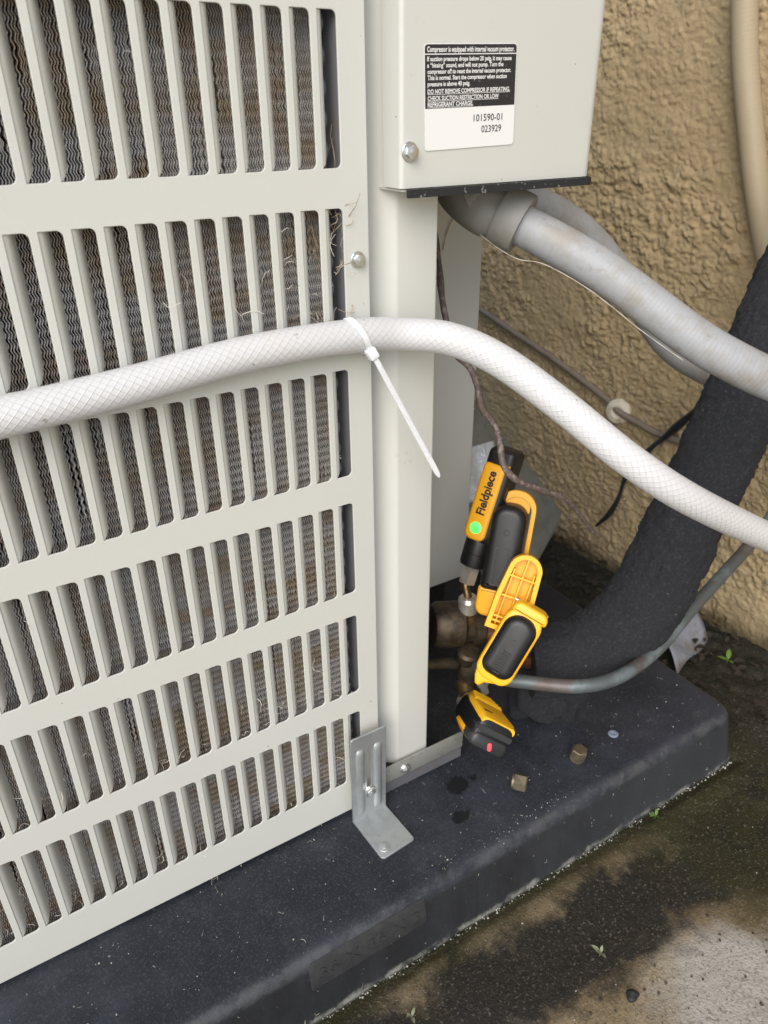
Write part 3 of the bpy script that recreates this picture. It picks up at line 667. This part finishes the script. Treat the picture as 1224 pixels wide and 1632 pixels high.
# torn foam piece lying on the pad in front of the bend
bm = bmesh.new()
bmesh.ops.create_icosphere(bm, subdivisions=4, radius=1.0)
for v in bm.verts:
    c = v.co; n = Vector(c)
    k = 1 + .16 * (math.sin(c.x * 5 + 1) * math.sin(c.y * 4) + .5 * math.sin(c.z * 9 + c.x * 6)); s = Vector((abs(c.x) ** .72 * (1 if c.x > 0 else -1), abs(c.y) ** .72 * (1 if c.y > 0 else -1), abs(c.z) ** .72 * (1 if c.z > 0 else -1)))
    v.co = Vector((s.x * .041 * k, s.y * .026 * k, s.z * .036 * k))
tag(link('foam_scrap', from_bm('foam_scrap', bm, True), 'foam', None, Matrix.Translation((.2500, .0060, .1080)) @ Matrix.Rotation(R(-28), 4, 'Z') @ Matrix.Rotation(R(18), 4, 'Y')), 'torn lump of black foam under the thin copper pipe', 'insulation')
COPPER = [(.168, .036, .166), (.163, .022, .172), (.156, .0, .182), (.158, -.020, .190), (0.1698, -0.0362, 0.1922), (0.2122, -0.0739, 0.1938), (0.2568, -0.0868, 0.1951), (0.322, -0.079, 0.1963), (0.388, -0.0665, 0.2164), (0.4523, -0.0548, 0.2336), (0.5154, -0.0429, 0.2498), (0.5735, -0.0335, 0.2785), (0.6201, -0.0322, 0.3256), (.64, -.03, .42)]
tag(link('liquid_line', tube_me('liquid_line', COPPER, .0072, 20, .004), 'old_copper'), 'thin weathered grey copper pipe curving in front of the foam pipe', 'pipe')
CABLE = [(0.5999, 0.7306, 0.4218), (0.6108, 0.6154, 0.3922), (0.62, 0.518, 0.3649), (0.6278, 0.4356, 0.3423), (0.6344, 0.3653, 0.3197), (0.6393, 0.3144, 0.3016), (0.6358, 0.2868, 0.2918), (0.6443, 0.2607, 0.2826), (0.6488, 0.2137, 0.2746), (0.6528, 0.1707, 0.2754)]
tag(link('control_cable', tube_me('control_cable', CABLE, .0055, 14, .005), 'grey_cable'), 'brownish grey cable running along the stucco wall', 'cable')
tag(link('cable_bushing', lathe_me('cable_bushing', [(.0062, -.006), (.0195, -.006), (.0205, .001), (.0180, .005), (.0105, .0075), (.0062, .006)], 28), 'bushing', None, AX((.6400, .2890, .2895), WN + Vector((0, -.35, .15)))), 'white plastic bushing round the cable on the wall', 'bushing')
TAPE = [(.60, .085, .395), (.618, .135, .345), (0.6371, 0.1884, 0.2858), (0.635, 0.2105, 0.2582), (0.6324, 0.2379, 0.219), (0.6313, 0.2503, 0.1869), (0.6307, 0.2565, 0.1504), (0.6294, 0.2698, 0.1156), (0.6274, 0.2911, 0.0845)]
tag(link('taped_wire', tube_me('taped_wire', TAPE, lambda t: .0062 - .0030 * t + .0012 * math.sin(t * 23), 12, .004), 'tape'), 'black taped wire hanging on the wall left of the foam pipe', 'wire')
BROWN = [(0.1384, 0.092, 0.6247), (0.1384, 0.082, 0.5947), (0.1312, 0.0682, 0.5763), (0.1255, 0.0537, 0.5581), (0.1217, 0.0322, 0.5306), (0.1264, 0.0153, 0.5187), (0.1305, 0.0089, 0.5019), (0.1322, 0.0045, 0.4858), (0.1401, -0.0015, 0.4733), (0.1413, -0.0107, 0.4597), (0.1387, -0.0219, 0.4394), (0.1488, -0.03, 0.4255), (0.1795, -0.033, 0.4079), (0.2067, -0.0325, 0.3925), (0.2345, -0.026, 0.3662), (0.2624, -0.0226, 0.335)]
tag(link('loose_wire', tube_me('loose_wire', BROWN, lambda t: .0029 - .0010 * max(0, t - .7) / .3 + .0006 * math.sin(t * 61) * math.sin(t * 17), 10, .0025), 'brown_wire'), 'crooked brown wire dangling in front of the yellow probe', 'wire')

# ================================================================== hold-down bracket
br = thing('hold_down_bracket', 'galvanised steel angle bracket fixing the unit to the pad', 'bracket', (0, -.03, PAD_Z))
BY = -.0118
UM = Matrix.Translation((-.0195, BY, PAD_Z + .001)) @ Matrix.Rotation(R(90), 4, 'X') @ Matrix.Rotation(R(-.6), 4, 'Z')     # local x right, y up, z to camera
BW, BH = .0385, .1110
def plate_holes(name, outer, holes, th):
    c = bpy.data.curves.new(name, 'CURVE'); c.dimensions = '2D'; c.fill_mode = 'BOTH'; c.extrude = th / 2 - .0003; c.bevel_depth = .0003; c.bevel_resolution = 1
    for pts in [outer] + [h[::-1] for h in holes]:
        s = c.splines.new('POLY'); s.points.add(len(pts) - 1); s.use_cyclic_u = True
        for q, p in zip(s.points, pts): q.co = (p[0], p[1], 0, 1)
    o = bpy.data.objects.new(name, c); COL.objects.link(o); dg = bpy.context.evaluated_depsgraph_get()
    me = bpy.data.meshes.new_from_object(o.evaluated_get(dg)); bpy.data.objects.remove(o); me.name = name; return me
slot = rrect(BW / 2 - .0028, .026, BW / 2 + .0028, .090, .0027, 5)
link('upright', plate_holes('upright', rrect(0, 0.0, BW, BH, (0, 0, .002, .002), 3), [slot], .0022), 'galv', br, UM)
for rx in (BW / 2 - .0098, BW / 2 + .0098):
    bm = bmesh.new(); rings = []
    for k in range(9):
        a = math.pi * k / 8
        for zz, sc in ((.008, .15), (.011, .8), (.015, 1), (.089, 1), (.093, .8), (.096, .15)):
            pass
    lv = [(.007, .1), (.0085, .55), (.011, .9), (.015, 1), (.087, 1), (.091, .9), (.0935, .55), (.095, .1)]
    for h, sc in lv: rings.append([bm.verts.new((rx + .0048 * math.cos(math.pi * k / 8) * (.5 + .5 * sc), h, .0009 + .0026 * sc * math.sin(math.pi * k / 8))) for k in range(9)])
    for a, b in zip(rings, rings[1:]):
        for k in range(8): bm.faces.new((a[k], a[k + 1], b[k + 1], b[k]))
    link('pressed_rib', from_bm('pressed_rib', bm, True), 'galv', br, UM)
fm = Matrix.Translation((-.0195, BY, PAD_Z + .0012)) @ Matrix.Rotation(R(3.5), 4, 'Z')
foot = link('foot', plate_holes('foot', [(0, .0008), (BW, .0008), (BW, -.051), (BW - .002, -.053), (.002, -.053), (0, -.051)], [], .0022), 'galv', br, fm)
hex_bolt(foot, fm @ Vector((.0085, -.0435, .0011)), (0, 0, 1), .0056, .0036, .0016, 'galv', 'foot_screw')
hex_bolt(br, (-.0195 + BW / 2 + .0006, BY - .0011, PAD_Z + .037), (0, -1, 0), .0060, .0048, .0042, 'zinc', 'slot_bolt')

# ================================================================== gauges and probes
CAMV = Vector(cam.location)
def facing(p, turn=0.0, lift=0.0):
    """direction from p towards the viewer's side, turned about Z"""
    d = (Vector((-.26, -.48, .71)) - Vector(p)).normalized(); d = Matrix.Rotation(R(turn), 3, 'Z') @ d; d.z += lift; return d.normalized()
# --- vacuum gauge (yellow, green button)
gp0, gp1 = Vector((.1712, .058, .2830)), Vector((.2155, .064, .4060))
ga = thing('vacuum_gauge', 'yellow and black gauge with glowing green button standing on the valve', 'gauge', gp0)
GM = frame(gp0, gp1, facing(gp0, -22)); GL = (gp1 - gp0).length
W2 = .0150
def tl(name, me, mat, par, M): return link(name, me, mat, par, M)
bm = bmesh.new(); slab(bm, rrect(-W2, .028, W2, GL, (.010, .010, .0065, .0065), 5), -.020, .0095, .0060, 5); body = tl('body', from_bm('body', bm, auto=40), 'tool_black', ga, GM)
YM = GM @ Matrix.Rotation(R(-90), 4, 'X')
tl('collar', lathe_me('collar', [(.0105, -.001), (.0140, .0), (.0146, .003), (.0147, .014), (.0142, .0145), (.0142, .0152), (.0148, .0157), (.0150, .034), (.0135, .040), (.0, .041)], 32), 'tool_black', ga, GM @ Matrix.Translation((0, 0, -.006)) @ Matrix.Rotation(R(-90), 4, 'X'))
fa = tl('face_shell', slab_me('face_shell', rrect(-.0150, .0300, .0098, GL - .0165, (.0085, .0085, .0045, .0055), 6), -.004, .0118, .0042, 4), 'yellow', ga, GM)
bt = tl('power_button', lathe_me('power_button', [(.0062, 0), (.0062, .0006), (.0052, .0010), (0, .0010)], 32), 'led_green', ga, GM @ Matrix.Translation((-.0026, .0440, .0116)))
ring = []
for k in range(13): a = R(125 + 290 * k / 12); ring.append((.0021 * math.cos(a), .0021 * math.sin(a), 0))
tl('power_symbol', tube_me('power_symbol', ring, .00026, 6, .0005), 'led_icon', bt, GM @ Matrix.Translation((-.0026, .0440, .01275)))
tl('lettering', text_me('lettering', 'Fieldpiece', .0475, .0090, .034), 'ink_plain', fa, GM @ Matrix.Translation((.0016, .0590, .01196)) @ Matrix.Rotation(R(90), 4, 'Z'))
tl('seam', slab_me('seam', [(.0118, .03), (.0122, .03), (.0122, GL - .02), (.0118, GL - .02)], -.002, .0075), 'tool_grey', ga, GM)
tl('hang_eye', lathe_me('hang_eye', [(.0022, -.001), (.0048, -.001), (.0052, .0), (.0048, .001), (.0022, .001)], 18), 'yellow', ga, GM @ Matrix.Translation((.0125, GL - .019, .006)) @ Matrix.Rotation(R(70), 4, 'Y'))
tl('coupling_nut', slab_me('coupling_nut', hexprof(.0098, 6, .2), 0, .021, .0012, 2), 'nickel', ga, GM @ Matrix.Translation((-.0, -.0005, -.006)) @ Matrix.Rotation(R(90), 4, 'X'))
tl('stem', tube_me('stem', [gp0 + Vector((-.004, .002, -.018)), gp0 + Vector((-.0055, -.001, -.026)), Vector((.1660, .052, .247))], .0045, 14, .003), 'brass', ga, Matrix.Identity(4))

def clamp_half(root, M, L, W, T, yel, screw=.3, lab=True, back=.012):
    """black moulded shell sitting in a yellow tray"""
    r = W * .46
    tl('tray', slab_me('tray', rrect(-W / 2 - .0022, -.0035, W / 2 + .0022, L + .0030, (r * .8, r * .8, r + .001, r + .001), 7), -back, T * .45, .0028, 3), yel, root, M)
    bd = tl('shell', slab_me('shell', rrect(-W / 2, .004, W / 2, L - .0035, (r * .72, r * .72, r, r), 7), 0, T, T * .62, 5), 'tool_black', root, M)
    tl('screw', lathe_me('screw', [(.0029, -.0002), (.0029, .0004), (.0021, .0004), (.0019, -.0008), (0, -.0008)], 16), 'ink_plain', bd, M @ Matrix.Translation((.001, L * (1 - screw), T + .0001)))
    if lab:
        for k in range(8): tl('grip_rib', slab_me('grip_rib', rrect(-.0035, L * .13 + k * .0032, .0045, L * .13 + .0017 + k * .0032, .0006, 2), T - .001, T + .0006, .0003, 1), 'tool_black', bd, M)
    return bd
# --- rear clamp probe
bp0, bp1 = Vector((.1745, .0185, .2470)), Vector((.2065, .0370, .3590))
cb = thing('clamp_probe', 'rear black clamp probe with yellow hanging loop behind the ladder arm', 'probe', bp0)
BMx = frame(bp0, bp1, facing(bp0, -6)); BL = (bp1 - bp0).length
tl('shell', slab_me('shell', rrect(-.0190, .022, .0175, BL - .003, (.006, .006, .0160, .0160), 8), -.012, .0125, .0090, 5), 'tool_black', cb, BMx)
tl('tray', slab_me('tray', rrect(-.0200, -.006, .0180, .0255, (.010, .010, .003, .003), 6), -.010, .0095, .004, 3), 'yellow', cb, BMx)
lo = rrect(-.0175, .030, .0230, BL + .0105, (.006, .006, .0195, .0195), 10)
li = rrect(-.0120, .030 + .008, .0190, BL + .0045, (.004, .004, .0150, .0150), 10)
lm = plate_holes('hanging_loop', lo, [li], .009)
tl('hanging_loop', lm, 'yellow', cb, BMx @ Matrix.Translation((.0005, 0, -.0140)))
tl('loop_web', slab_me('loop_web', rrect(-.012, BL - .012, .0170, BL + .0050, (.002, .002, .010, .010), 6), -.0175, -.0125), 'yellow', cb, BMx)
tl('screw', lathe_me('screw', [(.0032, -.0002), (.0032, .0005), (.0024, .0005), (.0022, -.001), (0, -.001)], 16), 'ink_plain', cb, BMx @ Matrix.Translation((0, BL - .031, .0126)))
tl('size_panel', plate_holes('size_panel', rrect(-.0085, .030, .0055, BL - .047, .0015, 3), [rrect(-.0075, .031, .0045, BL - .048, .001, 3)], .001), 'tool_grey', cb, BMx @ Matrix.Translation((0, 0, .0125)))
# --- front clamp: ladder arm + body
cp0, cp1 = Vector((.1510, -.0145, .2240)), Vector((.1975, -.0045, .3190))
cf = thing('pipe_clamp', 'bright yellow ladder armed pipe clamp with black body gripping the pipe', 'pipe clamp', cp0)
CM = frame(cp0, cp1, facing(cp0, 8)); CL = (cp1 - cp0).length
wA, wB = .0195, .0165
def arm_out(ins): return [(-wA + ins, .024 + ins), (wA - ins, .024 + ins), (wA - ins * 1.0, CL * .55)] + [((wB - ins) * math.cos(R(a)), CL - wB + (wB - ins) * math.sin(R(a))) for a in range(0, 181, 15)] + [(-wA + ins, CL * .55)]
arm = tl('arm_rim', plate_holes('arm_rim', arm_out(0), [arm_out(.0042)[:2] + arm_out(.0042)[2:]], .012), 'yellow_bright', cf, CM)
tl('arm_web', slab_me('arm_web', arm_out(.003), -.0075, -.0045), 'yellow', cf, CM)
for yy in (.032, .037, .060, .082): tl('rung', box_me('rung', (-wA + .004, yy * CL / .108, -.005), (wA - .004, yy * CL / .108 + .0018, .0045), .0004), 'yellow_bright', cf, CM)
tl('spine', box_me('spine', (-.0008, .026, -.005), (.0008, CL - .004, .0038), .0003), 'yellow_bright', cf, CM)
for sx in (-1, 1): tl('stringer', box_me('stringer', (sx * .0105 - .0007, .03 * CL / .108, -.005), (sx * .0105 + .0007, .060 * CL / .108 + .03, .0042), .0003), 'yellow_bright', cf, CM)
dp0, dp1 = Vector((.1310, -.0340, .2150)), Vector((.1715, -.0370, .2780))
DM = frame(dp0, dp1, facing(dp0, 6)); DL = (dp1 - dp0).length
clamp_half(cf, DM, DL, .0340, .0150, 'yellow_bright', .40)
tl('top_lip', slab_me('top_lip', rrect(-.017, DL - .004, .0195, DL + .0075, (.002, .002, .008, .008), 6), -.012, .0075, .003, 3), 'yellow_bright', cf, DM)
tl('nose', slab_me('nose', [(-.0185, .008), (-.0150, -.006), (-.0110, -.0135), (-.0065, -.0145), (-.0030, -.0085), (.006, -.0045), (.012, .002), (.012, .008)], -.012, .005, .003, 3), 'yellow_bright', cf, DM)
tl('hinge_pin', lathe_me('hinge_pin', [(.0018, -.018), (.0018, .018)], 12), 'nickel', cf, DM @ Matrix.Translation((0, DL + .004, -.010)) @ Matrix.Rotation(R(90), 4, 'Y'))
# --- lower probe pointing at the viewer, red light in its end
ep0, ep1 = Vector((.1472, .0171, .1284)), Vector((.1226, -.0526, .1521))
pe = thing('pressure_probe', 'black probe with yellow grips and a red light in its end', 'probe', ep0)
EM = frame(ep0, ep1, (.62, .02, .78)); EL = (ep1 - ep0).length          # local Y = out of the valve, Z = upper side
def loft_me(name, secs, auto=45):
    """secs: list of (y, outline in xz)"""
    bm = bmesh.new(); rs = [[bm.verts.new((p[0], y, p[1])) for p in o] for y, o in secs]; n = len(rs[0])
    for a, b in zip(rs, rs[1:]):
        for i in range(n): bm.faces.new((a[i], a[(i + 1) % n], b[(i + 1) % n], b[i]))
    bm.faces.new(rs[0]); bm.faces.new(rs[-1][::-1]); return from_bm(name, bm, auto=auto)
def rr2(w, h, r, n=5, zo=0): return [(a, b + zo) for a, b in rrect(-w / 2, -h / 2, w / 2, h / 2, r, n)]
tl('body', loft_me('body', [(-.004, rr2(.020, .020, .0095)), (.0, rr2(.026, .028, .012)), (.010, rr2(.036, .032, .012)), (.030, rr2(.042, .033, .011)), (EL - .006, rr2(.044, .033, .010)), (EL - .0015, rr2(.042, .031, .010)), (EL, rr2(.039, .028, .010))]), 'tool_black', pe, EM)
tl('end_cap', loft_me('end_cap', [(EL - .020, rr2(.0446, .0150, .007, zo=-.0085)), (EL - .005, rr2(.0446, .0162, .007, zo=-.0080)), (EL, rr2(.0420, .0150, .006, zo=-.0080)), (EL + .0022, rr2(.036, .012, .005, zo=-.0080))]), 'tool_grey', pe, EM)
tl('end_cap_upper', loft_me('end_cap_upper', [(EL - .012, rr2(.0440, .0070, .003, zo=.0045)), (EL - .003, rr2(.0440, .0070, .003, zo=.0045)), (EL + .0008, rr2(.0410, .0060, .0025, zo=.0045))]), 'tool_grey', pe, EM)
gt = tl('upper_grip', loft_me('upper_grip', [(.008, rr2(.020, .004, .0018, zo=.0150)), (.012, rr2(.030, .007, .003, zo=.0152)), (.030, rr2(.038, .009, .004, zo=.0150)), (EL - .008, rr2(.042, .0105, .0045, zo=.0135)), (EL - .001, rr2(.040, .0085, .004, zo=.0122))]), 'yellow_bright', pe, EM)
for k in range(4): tl('grip_rib', loft_me('grip_rib', [(.012 + k * .0062, rr2(.024 + k * .003, .003, .0012, zo=.0190)), (.0140 + k * .0062, rr2(.025 + k * .003, .0040, .0015, zo=.0196)), (.0165 + k * .0062, rr2(.026 + k * .003, .002, .0009, zo=.0188))]), 'yellow_bright', gt, EM)
tl('grip_slot', box_me('grip_slot', (.006, EL - .018, .0182), (.016, EL - .014, .0192), .0003), 'ink_plain', gt, EM)
tl('lower_grip', loft_me('lower_grip', [(.024, rr2(.003, .006, .0012)), (.032, rr2(.006, .015, .0025)), (EL - .020, rr2(.006, .015, .0025)), (EL - .010, rr2(.003, .005, .0012))]), 'yellow', pe, EM @ Matrix.Translation((.0160, 0, -.0120)) @ Matrix.Rotation(R(50), 4, 'Y'))
tl('status_light', loft_me('status_light', [(EL - .002, rr2(.0042, .0085, .0018)), (EL + .0030, rr2(.0042, .0085, .0018)), (EL + .0036, rr2(.0032, .0072, .0014))]), 'led_red', pe, EM @ Matrix.Translation((-.001, 0, -.0095)) @ Matrix.Rotation(R(28), 4, 'Y'))
tl('coupling', lathe_me('coupling', [(.0085, -.016), (.0105, -.014), (.0105, -.002), (.0125, -.001), (.0125, .002), (.009, .003)], 24), 'nickel', pe, EM @ Matrix.Rotation(R(-90), 4, 'X'))

# ================================================================== small things
def brass_cap(p, d, label, turn):
    t = thing('valve_cap', label, 'cap', p, 'brass caps lying on the pad')
    M = AX(p, d) @ Matrix.Rotation(turn, 4, 'Z')
    cap = link('cap', lathe_me('cap', [(.0056, 0), (.0080, 0), (.0086, .0008), (.0086, .0030)], 24), 'cap_brass', t, M)
    link('hex_head', slab_me('hex_head', hexprof(.0091, 6), .0028, .0158, .0018, 3), 'cap_brass', t, M)
brass_cap((.1475, -.0610, PAD_Z + .0088), (.62, -.80, .05), 'small brass cap nearer the bracket, lying on its side', .3)
brass_cap((.2330, -.0690, PAD_Z + .0004), (.10, -.15, 1), 'darker small brass cap standing farther right on the pad', .5)
# galvanised offcut leaning behind the gauges
sp = [(.330, .205, .0790), (.470, .262, .0790), (.548, .300, .110), (.556, .305, .125), (.505, .325, .205), (.395, .340, .330), (.330, .335, .330)]
vs = sp + [(a + .004, b + .009, c) for a, b, c in sp]; n = len(sp)
tag(link('metal_offcut', mesh('metal_offcut', vs, [tuple(range(n)), tuple(range(2 * n - 1, n - 1, -1))] + [(i, n + i, n + (i + 1) % n, (i + 1) % n) for i in range(n)]), 'sheet_metal'), 'dull grey sheet metal piece leaning behind the clamp probe', 'sheet metal')
us = np.linspace(0, 1, 14); vv = np.linspace(0, 1, 14)
def foil_fn(U, V):
    x = .322 + .070 * U; z = .226 + .068 * V; y = .189 + .52 * (z - .079)
    return np.stack([x, y - .010 * fbm(U * 4, V * 4, 4, 3), z], -1)
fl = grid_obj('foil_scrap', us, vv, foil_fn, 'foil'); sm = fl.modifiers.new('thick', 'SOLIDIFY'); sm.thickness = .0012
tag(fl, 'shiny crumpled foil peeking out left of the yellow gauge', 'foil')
# pale wrapper between foam pipe and wall
def wrap_fn(U, V):
    a = Vector((.505, .020, .006)); x = .515 + .105 * U + .01 * V; y = .012 + .030 * U + .045 * V; z = .010 + .045 * V * (1 - .2 * U) + .012 * np.sin(U * 6 + V * 4) * .6
    return np.stack([x, y, z], -1)
wr = grid_obj('crumpled_wrapper', np.linspace(0, 1, 12), np.linspace(0, 1, 9), wrap_fn, 'wrapper'); sm = wr.modifiers.new('thick', 'SOLIDIFY'); sm.thickness = .0015
tag(wr, 'pale crumpled wrapper on the dirt at the foot of the wall', 'litter')
tag(link('bare_copper_bit', box_me('bare_copper_bit', (-.009, -.0012, -.004), (.009, .0012, .004), .0008), 'bare_copper_bit', None, Matrix.Translation((.4420, .0100, .0778)) @ Matrix.Rotation(R(25), 4, 'Z') @ Matrix.Rotation(R(85), 4, 'X')), 'small orange stand-in for bare copper between the foam and copper pipes', 'litter')  # added chip in place of the pipe's exposed copper
# black pebble
bm = bmesh.new(); bmesh.ops.create_icosphere(bm, subdivisions=3, radius=1)
for v in bm.verts: c = v.co; v.co = Vector((c.x * .0062, c.y * .0050, c.z * .0042)) * (1 + .12 * math.sin(c.x * 4 + c.y * 3) + .07 * math.sin(c.z * 7))
tag(link('pebble', from_bm('pebble', bm, True), 'pebble', None, Matrix.Translation((.1315, -.2562, .0036))), 'small black pebble on the tan concrete', 'pebble')
def leaf_me(name, L, w, curl=.3):
    vs, fs = [], []; k = 6
    for i in range(k + 1):
        t = i / k; ww = w * math.sin(math.pi * min(1, t * .92 + .06)) ; zz = curl * L * (t - t * t * .9)
        vs += [(-ww, t * L, zz + ww * .35), (0, t * L, zz), (ww, t * L, zz + ww * .35)]
    for i in range(k): a = i * 3; fs += [(a, a + 1, a + 4, a + 3), (a + 1, a + 2, a + 5, a + 4)]
    return mesh(name, vs, fs, True)
def weed(p, s, nleaf, label, mat='leaf_green', name='weed_seedling', cat='weed', flat=.6):
    t = thing(name, label, cat, p)
    link('stem', tube_me('stem', [p, Vector(p) + Vector((.1 * s, 0, .35 * s)), Vector(p) + Vector((.12 * s, .05 * s, .6 * s))], .03 * s, 6, .002), mat, t)
    lm = leaf_me('leaf', s, s * .20); lm.materials.append(MT[mat].m)
    for k in range(nleaf):
        M = Matrix.Translation(Vector(p) + Vector((.1 * s, 0, (.25 + .35 * k / nleaf) * s))) @ Matrix.Rotation(k * 2.4 + .5, 4, 'Z') @ Matrix.Rotation(R(10 + 35 * random.random()), 4, 'X') @ Matrix.Scale(.7 + .5 * random.random(), 4)
        link('leaf', lm, None, t, M)
weed((.3034, -.1330, 0), .0095, 4, 'tiny green weed sprouting at the foot of the pad')
weed((.600, -.005, .004), .016, 4, 'tiny green weed on the dark dirt by the wall')
weed((.1338, -.2138, .001), .010, 4, 'pale dry sprig lying on the tan concrete', 'sprig', 'dry_sprig', 'sprig')
weed((-.0496, -.1662, .001), .0075, 4, 'pale sprig with round buds close to the pad edge', 'sprig', 'dry_sprig', 'sprig')

# ---- loose bits nobody could count
def strands(name, items, mat, r=.00035):
    V, F = [], []
    for p, d, L, cv in items:
        p = Vector(p); d = Vector(d).normalized(); s = d.orthogonal().normalized(); s = Quaternion(d, random.random() * 6.28) @ s; u = d.cross(s)
        rr = r * (.6 + .8 * random.random()); k = 4; b = len(V)
        for i in range(k + 1):
            t = i / k; c = p + d * (L * t) + s * (cv * L * math.sin(t * 2.6)) + u * (cv * .5 * L * math.sin(t * 5)); q = rr * (1 - .6 * abs(t - .4))
            V += [c + s * q, c - s * q * .5 + u * q * .86, c - s * q * .5 - u * q * .86]
        for i in range(k):
            for j in range(3): a = b + i * 3; F.append((a + j, a + (j + 1) % 3, a + 3 + (j + 1) % 3, a + 3 + j))
    return tag(link(name, mesh(name, V, F), mat), kind='stuff')
rv = lambda s=1: Vector((random.gauss(0, 1), random.gauss(0, 1), random.gauss(0, 1))) * s
it = []
for sx, sz in slots:                                                   # clippings caught in the slots
    if sz > .8 or sx < -.36: continue
    low = sz < .30; nb = random.randint(1, 4) if low else random.choice([0, 0, 0, 1])
    if sx > -.10 and .55 < sz < .62: nb = 8
    for _ in range(nb):
        zz = sz + (random.random() ** 2.2) * SLH * (.5 if low else .9) + .001
        it.append(((sx + .004 + random.random() * .008, .001 + random.random() * .010, zz), rv() + Vector((0, -.3, .2)), .004 + .012 * random.random(), .25))
strands('dry_grass_bits', it, 'pale_straw', .00022)
o = bpy.data.objects['dry_grass_bits']; tag(o, 'pale dry grass bits caught in the louvre slots', 'debris')
it = []
for _ in range(13): it.append(((.002 + random.gauss(0, .006), .001 - .004 * random.random(), .60 + random.gauss(0, .035)), rv(), .006 + .012 * random.random(), .3))
it.append(((.008, -.006, .622), (-1, -.1, -.1), .020, .02))
for _ in range(12): it.append(((-.006 + random.gauss(0, .003), .006, .64 + random.gauss(0, .012)), (random.gauss(0, .3), random.gauss(0, .2), 1), .02 + .02 * random.random(), .15))
tag(strands('straw_tuft', it, 'straw', .00034), 'wisps of straw around the panel screw', 'debris')
it = []
for _ in range(80):
    px, py = random.uniform(-.30, .44), random.uniform(-.10, .0) - random.random() * .004
    it.append(((px, py, PAD_Z + .0004), Vector((random.gauss(0, 1), random.gauss(0, 1), .06)), .001 + .006 * random.random() ** 2.5, .2))
for _ in range(40):
    t = random.random(); px = random.uniform(-.25, .45); h = random.random() * .06
    it.append(((px, -.1255 + h * .165, h + .004), Vector((random.gauss(0, 1), .15, random.gauss(0, 1))), .001 + .007 * random.random() ** 2.5, .3))
for _ in range(5): it.append(((-.165 + random.gauss(0, .006), -.002 - random.random() * .012, .078), rv() + Vector((0, -.5, .1)), .01 + .01 * random.random(), .4))
tag(strands('pad_debris', it, 'dull_straw', .00022), 'pale grass specks scattered over the black pad', 'debris')
def grains(name, pts, mat, label, smin=.0004, smax=.0014):
    V, F = [], []
    for p in pts:
        s = smin + (smax - smin) * random.random() ** 3; b = len(V); q = Quaternion(rv().normalized(), random.random() * 3)
        for d in ((1, 0, 0), (-1, 0, 0), (0, 1, 0), (0, -1, 0), (0, 0, 1), (0, 0, -1)): V.append(Vector(p) + q @ (Vector(d) * s * (.6 + .8 * random.random())))
        for f in ((0, 2, 4), (2, 1, 4), (1, 3, 4), (3, 0, 4), (2, 0, 5), (1, 2, 5), (3, 1, 5), (0, 3, 5)): F.append(tuple(b + i for i in f))
    return tag(link(name, mesh(name, V, F), mat), label, 'debris', None, 'stuff')
pts = [(random.uniform(-.40, .44), random.uniform(-.098, .005), PAD_Z + .0004) for _ in range(150)] + [(random.uniform(.02, .2), random.gauss(-.100, .005), PAD_Z + .0002) for _ in range(70)]
grains('pad_grit', pts, 'grit', 'fine pale grit on the black pad', .0003, .0010)
pts = [(random.uniform(-.1, .6), random.uniform(-.40, -.128), .0003) for _ in range(200)]
grains('ground_grit', pts, 'grit', 'fine pale grit on the stained concrete', .0003, .0012)
pts = [(random.uniform(-.1, .6), random.uniform(-.40, -.128), .0008) for _ in range(700)]
grains('dark_grit', pts, 'grit_dark', 'dark crumbs on the stained concrete', .0005, .0022)
pts = [(random.uniform(-.12, .45), -.1262 - abs(random.gauss(0, .0016)), .002 + abs(random.gauss(0, .0022))) for _ in range(330)]
grains('joint_grit', pts, 'grit', 'crust of grit along the foot of the pad', .0003, .0013)
# leaf litter on the dirt
V, F = [], []
lm = leaf_me('litter_leaf', 1, .28, .25)
lv = [v.co.copy() for v in lm.vertices]; lf = [tuple(p.vertices) for p in lm.polygons]
for _ in range(420):
    px, py = random.uniform(.46, .66), random.uniform(-.12, .5)
    M = Matrix.Translation((px, py, .006 + random.random() * .012)) @ Quaternion(rv().normalized(), random.random() * 1.0).to_matrix().to_4x4() @ Matrix.Rotation(random.random() * 6.28, 4, 'Z') @ Matrix.Scale(.006 + .011 * random.random(), 4)
    b = len(V); V += [M @ c for c in lv]; F += [tuple(b + i for i in f) for f in lf]
tag(link('leaf_litter', mesh('leaf_litter', V, F, True), 'leaf_brown'), 'dark leaf litter between the pad and the wall', 'leaf litter', None, 'stuff')
# cobwebs
def web(name, pts, label, r=.0004):
    return tag(link(name, tube_me(name, pts, lambda t: r * (.6 + .8 * abs(math.sin(t * 37))), 5, .003), 'web'), label, 'cobweb')
web('cobweb_strand', [(.128, .040, .640), (.140, .020, .622), (.150, -.006, .610), (.166, -.022, .606), (.190, -.050, .588), (.215, -.085, .560), (.235, -.112, .540)], 'dusty cobweb thread hanging along the underside of the conduit', .00022)
web('cobweb_strand', [(.2182, .188, .5844), (.2217, .1875, .5996), (.2291, .1875, .6143), (.2391, .187, .6227), (.2444, .186, .6284)], 'dirty cobweb strand on the shaded recess panel', .0007)
